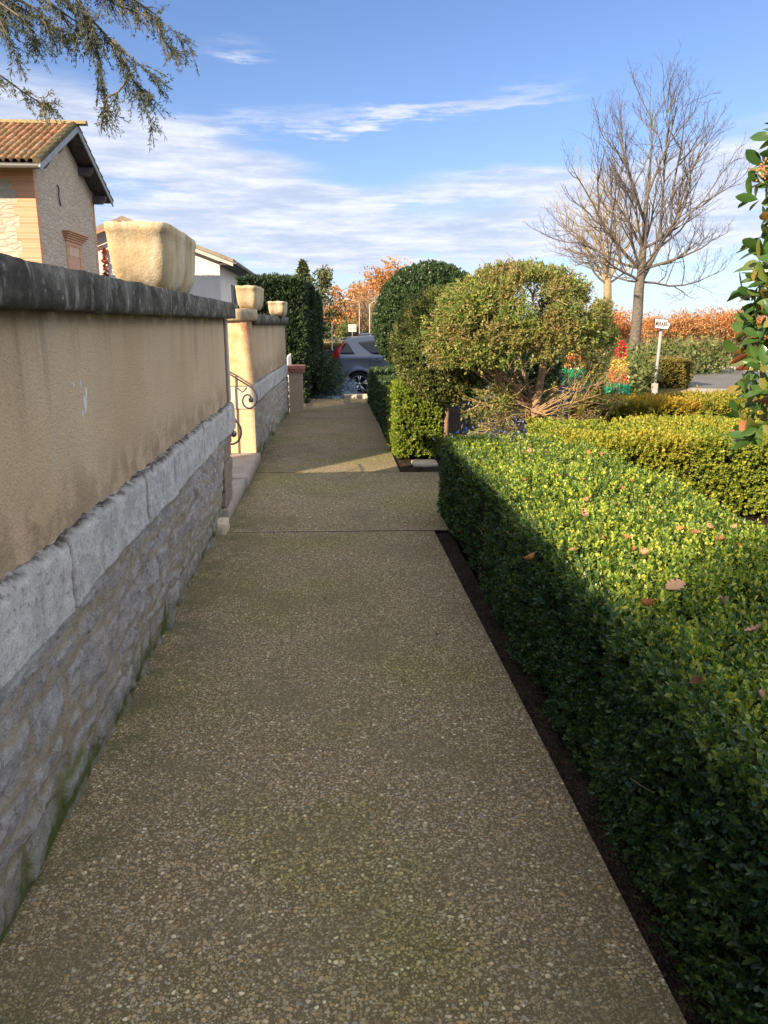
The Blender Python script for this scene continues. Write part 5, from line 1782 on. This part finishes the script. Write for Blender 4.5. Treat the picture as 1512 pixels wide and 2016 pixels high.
            for k in range(5):
                for sg in (-.15, .15):
                    a = 2 * math.pi * k / 5 + .3; a1 = a + sg
                    c_, s_ = math.cos(a1), math.sin(a1)
                    p0 = np.array([cx + .04 * math.cos(a), y_o - s * .025, .315 + .04 * math.sin(a)]); p1 = np.array([cx + .208 * c_, y_o - s * .016, .315 + .208 * s_])
                    rim.tube([p0, (p0 + p1) / 2, p1], [.020, .017, .019], 6)
            rim.tube([(cx, y_o - s * .05, .315), (cx, y_o - s * .012, .315)], .045, 16)
            rim.build('rim', alloy, wh, smooth=True)
            MB().tube([(cx, y_o - s * .11, .315), (cx, y_o - s * .10, .315)], .205, 24).build('brake_disc', black, wh)
    # dark wheel housings
    for cx in (.80, 3.60):
        MB().tube([(cx, -.70, .34), (cx, .70, .34)], .34, 20).build('wheel_housing', black, t)


car()


# ------------------------------------------------------------------ street furniture
def direction_sign():
    base = at(1288, 770, 21.0); base[2] = G + .03
    t = thing('direction_sign', 'white arrow direction sign reading MIRABEL on a leaning grey post', 'sign', tuple(base))
    tp = at(1304, 640, 21.0) - base
    m = MB().tube([(0, 0, -.05), tuple(tp + np.array([0, .05, 0]))], .042, 12)
    m.build('post', mottled('galvanised post', (.27, .27, .27), (.35, .35, .35), 6, rough=.5), t, smooth=True)
    MB().box(-.07, .07, -.07, .07, -.05, .26).build('post_foot', mottled('pale sleeve', (.36, .34, .32), (.42, .40, .38), 6), t, bevel=.01)
    P = lambda px, py: at(px, py, 20.9) - base
    a, b_, c, d, e = P(1290, 628), P(1313, 630), P(1319, 639), P(1314, 648), P(1289, 645)
    pol = [(q[0], q[2]) for q in (a, b_, c, d, e)]
    y = float(tp[1]) - .10
    cx = sum(p[0] for p in pol) / 5; cz = sum(p[1] for p in pol) / 5
    MB().prism([(cx + (x - cx) * 1.09, cz + (z - cz) * 1.12) for x, z in pol], 1, y - .01, y + .03).build('border', material('dark sign edge', color=(.10, .045, .035)), t)
    MB().prism(pol, 1, y - .016, y - .011).build('board', material('white sign face', color=(.72, .70, .66), rough=.5), t)
    cu = bpy.data.curves.new('lettering', 'FONT')
    cu.body = 'MIRABEL'; cu.size = .165; cu.align_x = 'CENTER'; cu.align_y = 'CENTER'; cu.extrude = .002; cu.offset = .004; cu.space_character = 1.15
    fo_ = bpy.data.objects.new('lettering_curve', cu)
    me = bpy.data.meshes.new_from_object(fo_); bpy.data.objects.remove(fo_)
    fo = link_mesh(me, 'lettering', [], t)
    fo.location = (cx - .025, y - .020, cz + .0); fo.rotation_euler = (R(90), R(2), 0); fo.scale = (.53, 1.0, 1)
    me.materials.append(material('black lettering', color=(.02, .02, .022)))


direction_sign()


def giveway():
    base = at(1160, 700, 26); base[2] = G
    t = thing('give_way_sign', 'red rimmed give way triangle seen edge on between the bare trees', 'sign', tuple(base), None, R(-62))
    c = at(1160, 672, 26) - base
    MB().tube([(0, .05, 0), (0, .05, 1.62)], .035, 8).build('post', M['zinc'], t)
    r_ = .44; z0 = 1.36
    tri = lambda k: [(-r_ * k, z0 + .26 * k), (r_ * k, z0 + .26 * k), (0, z0 - .52 * k)]
    MB().prism(tri(1.0), 1, -.02, 0).build('rim', material('sign red', color=(.50, .02, .03), rough=.4), t, bevel=.006)
    MB().prism([(-r_ * .70, z0 + .17), (r_ * .70, z0 + .17), (0, z0 - .34)], 1, -.026, -.021).build('face', material('sign white', color=(.78, .77, .75), rough=.4), t)
    p = at(1172, 660, 25.5); 
    g_ = thing('grey_pole', 'plain grey pole beside the give way triangle', 'pole', (float(p[0]), 25.5, G))
    MB().tube([(0, 0, -.1), (.0, 0, 2.0)], .075, 12).build('pole', mottled('grey steel', (.36, .38, .40), (.44, .46, .48), 4, rough=.5), g_, smooth=True)
    MB().lathe([(.075, 2.0), (.05, 2.03), (.0, 2.04)], (0, 0, 0), 12).build('cap', M['zinc'], g_)


giveway()


def street_lamp(label, base, h, arm, head, group, side=1, r_=.05):
    t = thing('street_lamp', label, 'street lamp', base, group)
    mat = M['lamp'] = M.get('lamp') or mottled('pale lamp steel', (.40, .36, .30), (.48, .44, .38), 4, rough=.5)
    MB().tube([(0, 0, -.1), (0, 0, h * .5), (0, 0, h)], [r_, r_ * .85, r_ * .65], 10).build('post', mat, t, smooth=True)
    MB().tube([(0, 0, h - .05), (side * arm * .3, 0, h + arm * .18), (side * arm, 0, h + arm * .35)], [r_ * .6, r_ * .5, r_ * .4], 8).build('arm', mat, t, smooth=True)
    zx = side * arm; zz = h + arm * .35
    m = MB()
    m.lathe([(.0, -.5), (.6, -.42), (.95, -.1), (1.0, .1), (.7, .38), (.0, .5)], (0, 0, 0), 12)
    m.v = [(zx + side * head * .45 + p[2] * head * 1.05 * side, p[1] * head * .30, zz + p[0] * head * .20 + .05 * head + p[2] * head * .15) for p in m.v]
    m.build('lamp_head', mat, t, smooth=True)
    MB().hexa([(zx + side * head * .05, -.12 * head, zz - .10 * head), (zx + side * head * .85, -.12 * head, zz + .0 * head), (zx + side * head * .85, .12 * head, zz + .0 * head), (zx + side * head * .05, .12 * head, zz - .10 * head),
               (zx + side * head * .05, -.12 * head, zz + .02), (zx + side * head * .85, -.12 * head, zz + .06), (zx + side * head * .85, .12 * head, zz + .06), (zx + side * head * .05, .12 * head, zz + .02)]).build('lens', material('lamp lens', color=(.6, .58, .5), rough=.3), t)


lb = at(950, 690, 26)
street_lamp('street lamp whose head rises above the topiary balls', (float(lb[0]), 26, G), 3.35, .62, .62, 'street lamps', 1, .06)
for px, Y, hh, lab, side in ((728, 50, 2.75, 'taller pale street lamp beyond the car roof', 1), (708, 62, 3.1, 'thin street lamp further back left of the taller one', -1), (741, 70, 2.2, 'short pale lamp post just left of the dark topiary', 1)):
    p = spot(px, Y)
    street_lamp(lab, p, hh + .35, .7, .5, 'street lamps', side, .042)
# road sign and bollards across the car park
p = spot(694, 49)
t = thing('road_sign', 'small white rectangular road sign above the car roof', 'sign', p)
MB().tube([(0, 0, -.05), (0, 0, 1.75)], .03, 8).build('post', M['zinc'], t)
MB().box(-.25, .25, -.05, -.03, 1.40, 1.85).build('board', material('sign board white', color=(.55, .53, .49)), t, bevel=.01)
MB().box(-.20, -.02, -.056, -.052, 1.52, 1.68).box(.04, .22, -.056, -.052, 1.52, 1.68).build('marking', material('sign marks', color=(.35, .33, .33)), t)
for px, Y, lab in ((668, 47, 'white marker post by the orange oak'), (654, 44, 'thin pale marker post beside the clipped hedge')):
    p = spot(px, Y)
    t = thing('marker_post', lab, 'post', p, 'marker posts across the car park')
    MB().tube([(0, 0, -.05), (0, 0, 1.05 if px > 660 else 1.9)], .05 if px > 660 else .03, 8).build('post', material('white post paint', color=(.66, .63, .58)), t)
    MB().tube([(0, 0, 1.052 if px > 660 else 1.902), (0, 0, 1.09 if px > 660 else 1.94)], .055 if px > 660 else .034, 8).build('cap', M['zinc'], t)
p = spot(648, 43.6)
t = thing('dark_bin', 'low dark box at the car park edge beside the clipped hedge', 'bin', p)
MB().hexa([(-.4, -.3, 0), (.4, -.3, 0), (.4, .3, 0), (-.4, .3, 0), (-.34, -.25, .42), (.3, -.25, .42), (.3, .25, .42), (-.34, .25, .42)]).build('bin_body', material('dark plastic', color=(.05, .045, .045)), t, bevel=.02)
MB().box(-.38, .34, -.29, .29, .425, .47).build('bin_lid', material('dark lid', color=(.06, .055, .055)), t, bevel=.02)
# slim young trees beyond
for i, (px, Y, lab) in enumerate(((712, 64, 'pale young bare tree beyond the car roof'), (735, 58, 'pale young bare tree close to the dark topiary'))):
    b_ = np.array(spot(px, Y))
    tr = [(0, 0, -.1), (0, 0, 1.2), (.02, 0, 1.9)]
    S = [((0, 0, 1.4 + .1 * k), (math.cos(k * 2.2) * .8, math.sin(k * 2.2) * .8, 2.6 + .2 * k), .035) for k in range(5)]
    bare_tree(lab, tuple(b_), tr, [.10, .085, .06], S, 640 + i, M['pale_bark'], M['pale_bark'], 3, .6)
b_ = np.array([5.2, 29, -.4])
bare_tree('thin bare twiggy tree behind the street lamp head', tuple(b_), [(0, 0, -.1), (0, 0, 2.0), (.05, 0, 2.9)], [.12, .09, .06],
          [((0, 0, 2.3 + .1 * k), (math.cos(k * 2.3) * .55, math.sin(k * 2.3) * .5, 3.0 + .06 * k), .03) for k in range(6)], 660, M['pale_bark'], M['pale_bark'], 3, .6)


# ------------------------------------------------------------------ tinsel cones
def tinsel_mat(name, col):
    return material(name, color=col, rough=.25, metal=.25, spec=.8)


TC = [('red', (.62, .015, .025)), ('gold', (.72, .52, .10)), ('orange', (.55, .17, .06)), ('green', (.01, .55, .26)), ('blue', (.015, .10, .55)), ('purple', (.13, .05, .50)), ('white', (.55, .58, .68))]
TM = {k: tinsel_mat(k + ' tinsel', c) for k, c in TC}


def tinsel_cone(label, px, Y, ytop, bands, seed, wide=.30):
    rng = np.random.default_rng(seed)
    top = at(px, ytop, Y)
    t = thing('tinsel_cone', label, 'decoration', (float(top[0]), Y, 0), 'tinsel cone trees behind the golden hedge')
    H = float(top[2])
    MB().tube([(0, 0, -.03), (0, 0, H)], [.012, .004], 6).build('pole', M['zinc'], t)
    fr = MB()
    for a in range(6):
        fr.tube([(wide * math.cos(a * 1.047), wide * math.sin(a * 1.047), 0), (.01 * math.cos(a), .01 * math.sin(a), H)], .003, 4)
    fr.build('wire_frame', material('white wire', color=(.6, .58, .54)), t)
    for (z0, z1, k) in bands:
        n = int(1500 * (z1 - z0) / .3)
        z = rng.uniform(z0, z1, n) * H
        # wound in turns, so rows read as strands
        turn = .045; z = np.round(z / turn) * turn + rng.normal(size=n) * .012
        z = np.clip(z, z0 * H, z1 * H)
        r_ = wide * (1 - z / H) ** .9 + .018 + rng.normal(size=n) * .012
        a = rng.uniform(0, 6.283, n)
        P = np.stack([r_ * np.cos(a), r_ * np.sin(a), z], 1)
        D = norm(rng.normal(size=(n, 3)) + np.stack([np.cos(a), np.sin(a), 0 * a], 1) * .8)
        V, F = simple_leaves(P, D, perp(D, rng), .045, .014, .1)
        fast_mesh('tinsel_band', V, F, TM[k], t)
    return t


tinsel_cone('clear standing tinsel cone with red tip, gold middle and green base', 1223, 10.6, 674, [(.83, 1.0, 'red'), (.685, .83, 'gold'), (.555, .685, 'orange'), (.39, .555, 'green'), (.22, .39, 'blue'), (0, .22, 'purple')], 801, .225)
tinsel_cone('tinsel cone half hidden behind bare topiary twigs', 1137, 10.2, 645, [(.89, 1.0, 'red'), (.76, .89, 'gold'), (.64, .76, 'orange'), (.47, .64, 'green'), (.32, .47, 'blue'), (0, .32, 'purple')], 802, .22)
tinsel_cone('low tinsel cone with purple base just right of the topiary trunk', 1062, 9.9, 800, [(.5, 1.0, 'purple'), (.25, .5, 'purple'), (0, .25, 'white')], 803, .13)


def tinsel_heap(label, c, r, n, keys, seed):
    rng = np.random.default_rng(seed)
    t = thing('tinsel_garland', label, 'decoration', c, None)
    for k in keys:
        P = rng.normal(size=(n // len(keys), 3)) * np.array(r) * .5; P[:, 2] = np.abs(P[:, 2])
        D = norm(rng.normal(size=P.shape))
        V, F = simple_leaves(P, D, perp(D, rng), .07, .02, .1)
        fast_mesh('strand', V, F, TM[k], t)


tinsel_heap('white and blue tinsel garland lying in shade under the thin topiary', (1.60, 8.6, 0), (.30, .30, .25), 420, ('white', 'white', 'blue'), 811)
tinsel_heap('heap of white tinsel behind the mid topiary trunk', (2.2, 9.6, 0), (.5, .25, .35), 800, ('white',), 812)


# frosty fleece and trailing shrub at the path end
def frost():
    rng = np.random.default_rng(830)
    xs = np.linspace(-.45, .75, 60); ys = np.linspace(16.15, 17.6, 60)
    X, Y = np.meshgrid(xs, ys, indexing='ij')
    d = np.clip(1 - (((X - .05) / .62) ** 2 + ((Y - 16.85) / .72) ** 2), 0, 1)
    Z = drop(Y) - .06 + d ** .5 * (.10 + .16 * fbm(X * 5, Y * 5, 5)) + (fbm(X * 17, Y * 17, 6) - .5) * .06 * (d > 0)
    fl = material('bluish white fleece', color=(.26, .34, .46), rough=.5, spec=.4)
    o = fast_mesh('frost_fleece', np.stack([X, Y, Z], -1).reshape(-1, 3), grid_faces(60, 60), fl, smooth=True)
    tag(o, 'crumpled bluish white fleece lying at the end of the path', 'fleece')
    n = 900
    t = thing('trailing_shrub', 'dark trailing shrub with pale bluish tips below the clipped hedge', 'shrub', (-.15, 16.5, -.1))
    P, N, u = ell_points((0, .1, .35), (.46, .6, .62), 1500, rng, zmin=-.5, shell=(.35, 1.05))
    A = norm(N + rng.normal(size=P.shape) * .6)
    V, F = sprigs(P, A, 6, .06, .024, .016, rng, .8, False)
    fast_mesh('foliage', V, F, DARK, t)
    P, N, u = ell_points((.45, .2, .20), (.30, .5, .26), 500, rng, zmin=-.5, shell=(.35, 1.05))
    A = norm(N + rng.normal(size=P.shape) * .6)
    V, F = sprigs(P, A, 5, .05, .02, .016, rng, .8, False)
    fast_mesh('pale_tips', V, F, fl, t)
    st_ = MB()
    for _ in range(14):
        e = rng.normal(size=3) * np.array([.3, .4, .2]) + np.array([0, .1, .6])
        st_.tube([(0, 0, -.1), e * .5, e], [.012, .008, .003], 5, False)
    st_.build('stem', M['bark'], t)


frost()
kb = MB().box(.30, .86, 16.05, 16.25, -.10, .07)
tag(kb.build('kerb_stone', M['pale_stone'], bevel=.015), 'pale kerb stone across the path end before the car', 'kerb')
# flat stone in the soil patch
sb = noisy_box('flat_stone', .90, 1.18, 8.18, 8.42, -.03, .03, .03, .008, M['pale_stone'], None, 8, 3, .012)
tag(sb, 'flat pale stone lying in the bare soil before the cube hedge', 'stone')


# ------------------------------------------------------------------ fallen oak leaves
def oak_leaf(size, seed, curl):
    rng = np.random.default_rng(seed)
    n = 41
    u = np.linspace(0, 1, n)
    lob = np.abs(np.sin(u * math.pi * 4.2)) ** .7
    w = (.06 + .25 * np.sin(np.clip(u * 1.05, 0, 1) * math.pi) ** .8 * (.38 + .62 * lob)) * np.clip((1 - u) * 9, .15, 1) * np.clip(u * 7, .12, 1)
    V, F = [], []
    for i in range(n):
        z = curl * (u[i] - .5) ** 2 * size
        for s, k in ((-1, 1), (-1, .5), (0, 0), (1, .5), (1, 1)):
            y = s * k * w[i] * size
            V.append(((u[i] - .5) * size + abs(y) * .25, y, z + abs(y) * curl * .9 + rng.normal() * .002 * size))
    for i in range(n - 1):
        for k in range(4): F.append((i * 5 + k, (i + 1) * 5 + k, (i + 1) * 5 + k + 1, i * 5 + k + 1))
    m = MB().add(V, F)
    m.tube([(-.5 * size, 0, curl * .25 * size), (-.66 * size, .03 * size, curl * .25 * size + .03 * size)], .006 * size + .0006, 5)
    return m


LM = [mottled('tan oak leaf', (.36, .20, .11), (.46, .28, .17), 40, rough=.7), mottled('orange oak leaf', (.42, .15, .055), (.52, .22, .09), 40, rough=.7), mottled('brown oak leaf', (.22, .10, .05), (.34, .17, .09), 40, rough=.7)]
GL = 'fallen oak leaves on the long box hedge'
spots = [(420, 295), (690, 265), (760, 270), (435, 260), (545, 365), (670, 385), (395, 390), (690, 485), (815, 500), (975, 515), (850, 425), (660, 545), (755, 650), (870, 650), (910, 705), (940, 728), (625, 705), (1115, 610), (1175, 640), (1230, 600), (1365, 600), (1375, 690), (1290, 665), (1310, 960), (1450, 1075), (430, 745), (1200, 1310), (1490, 1390), (510, 260), (890, 390)]
rngl = np.random.default_rng(55)
small = [oak_leaf(.058, 60 + i, .9 + .5 * i) for i in range(4)]
proto = []
for i, m in enumerate(small):
    o = m.build('oak_leaf', LM[i % 3], smooth=True); proto.append(o)
used = set()
for i, (cx, cy) in enumerate(spots):
    px, py = 860 + cx / 2.32, 780 + cy / 2.32
    p = atz(px, py, .655)
    j = i % 4
    o = proto[j] if j not in used else proto[j].copy()
    if j in used: COL.objects.link(o)
    used.add(j)
    o.location = p
    o.rotation_euler = (rngl.uniform(-.8, .8), rngl.uniform(-.8, .8), rngl.uniform(0, 6.28))
    s = rngl.uniform(.5, .95); o.scale = (s, s, s)
    tag(o, ('small tan dry oak leaf lying on the long box hedge', 'small orange dry oak leaf lying on the long box hedge', 'small dark brown oak leaf lying on the long box hedge')[j % 3], 'leaf', GL)
big = oak_leaf(.090, 71, .45).build('oak_leaf', LM[0], smooth=True)
p = atz(1327, 1156, .672); big.location = p; big.rotation_euler = (R(18), R(-8), R(28))
tag(big, 'largest tan oak leaf lying flat in the sun near the shadow edge on the hedge', 'leaf', GL)
o = small[1].build('oak_leaf', LM[1], smooth=True); o.location = atz(1273, 1194, .675); o.rotation_euler = (.5, .3, 2.0)
tag(o, 'curled orange oak leaf just below the largest leaf', 'leaf', GL)

rngp = np.random.default_rng(91)
scrap = oak_leaf(.026, 80, 1.6)
first = None
for (px, py) in ((560, 970), (548, 898), (612, 862), (705, 872), (528, 975), (640, 1180), (470, 1330), (860, 1250), (905, 1420)):
    if first is None: o = first = scrap.build('leaf_scrap', LM[2], smooth=True)
    else: o = first.copy(); COL.objects.link(o)
    o.location = atz(px, py, .009); s_ = rngp.uniform(.6, 1.1); o.scale = (s_, s_ * .7, s_); o.rotation_euler = (rngp.uniform(-.3, .3), rngp.uniform(-.3, .3), rngp.uniform(0, 6.28))
    tag(o, 'tiny dark leaf scrap lying on the gravel path', 'leaf', 'leaf scraps on the path')
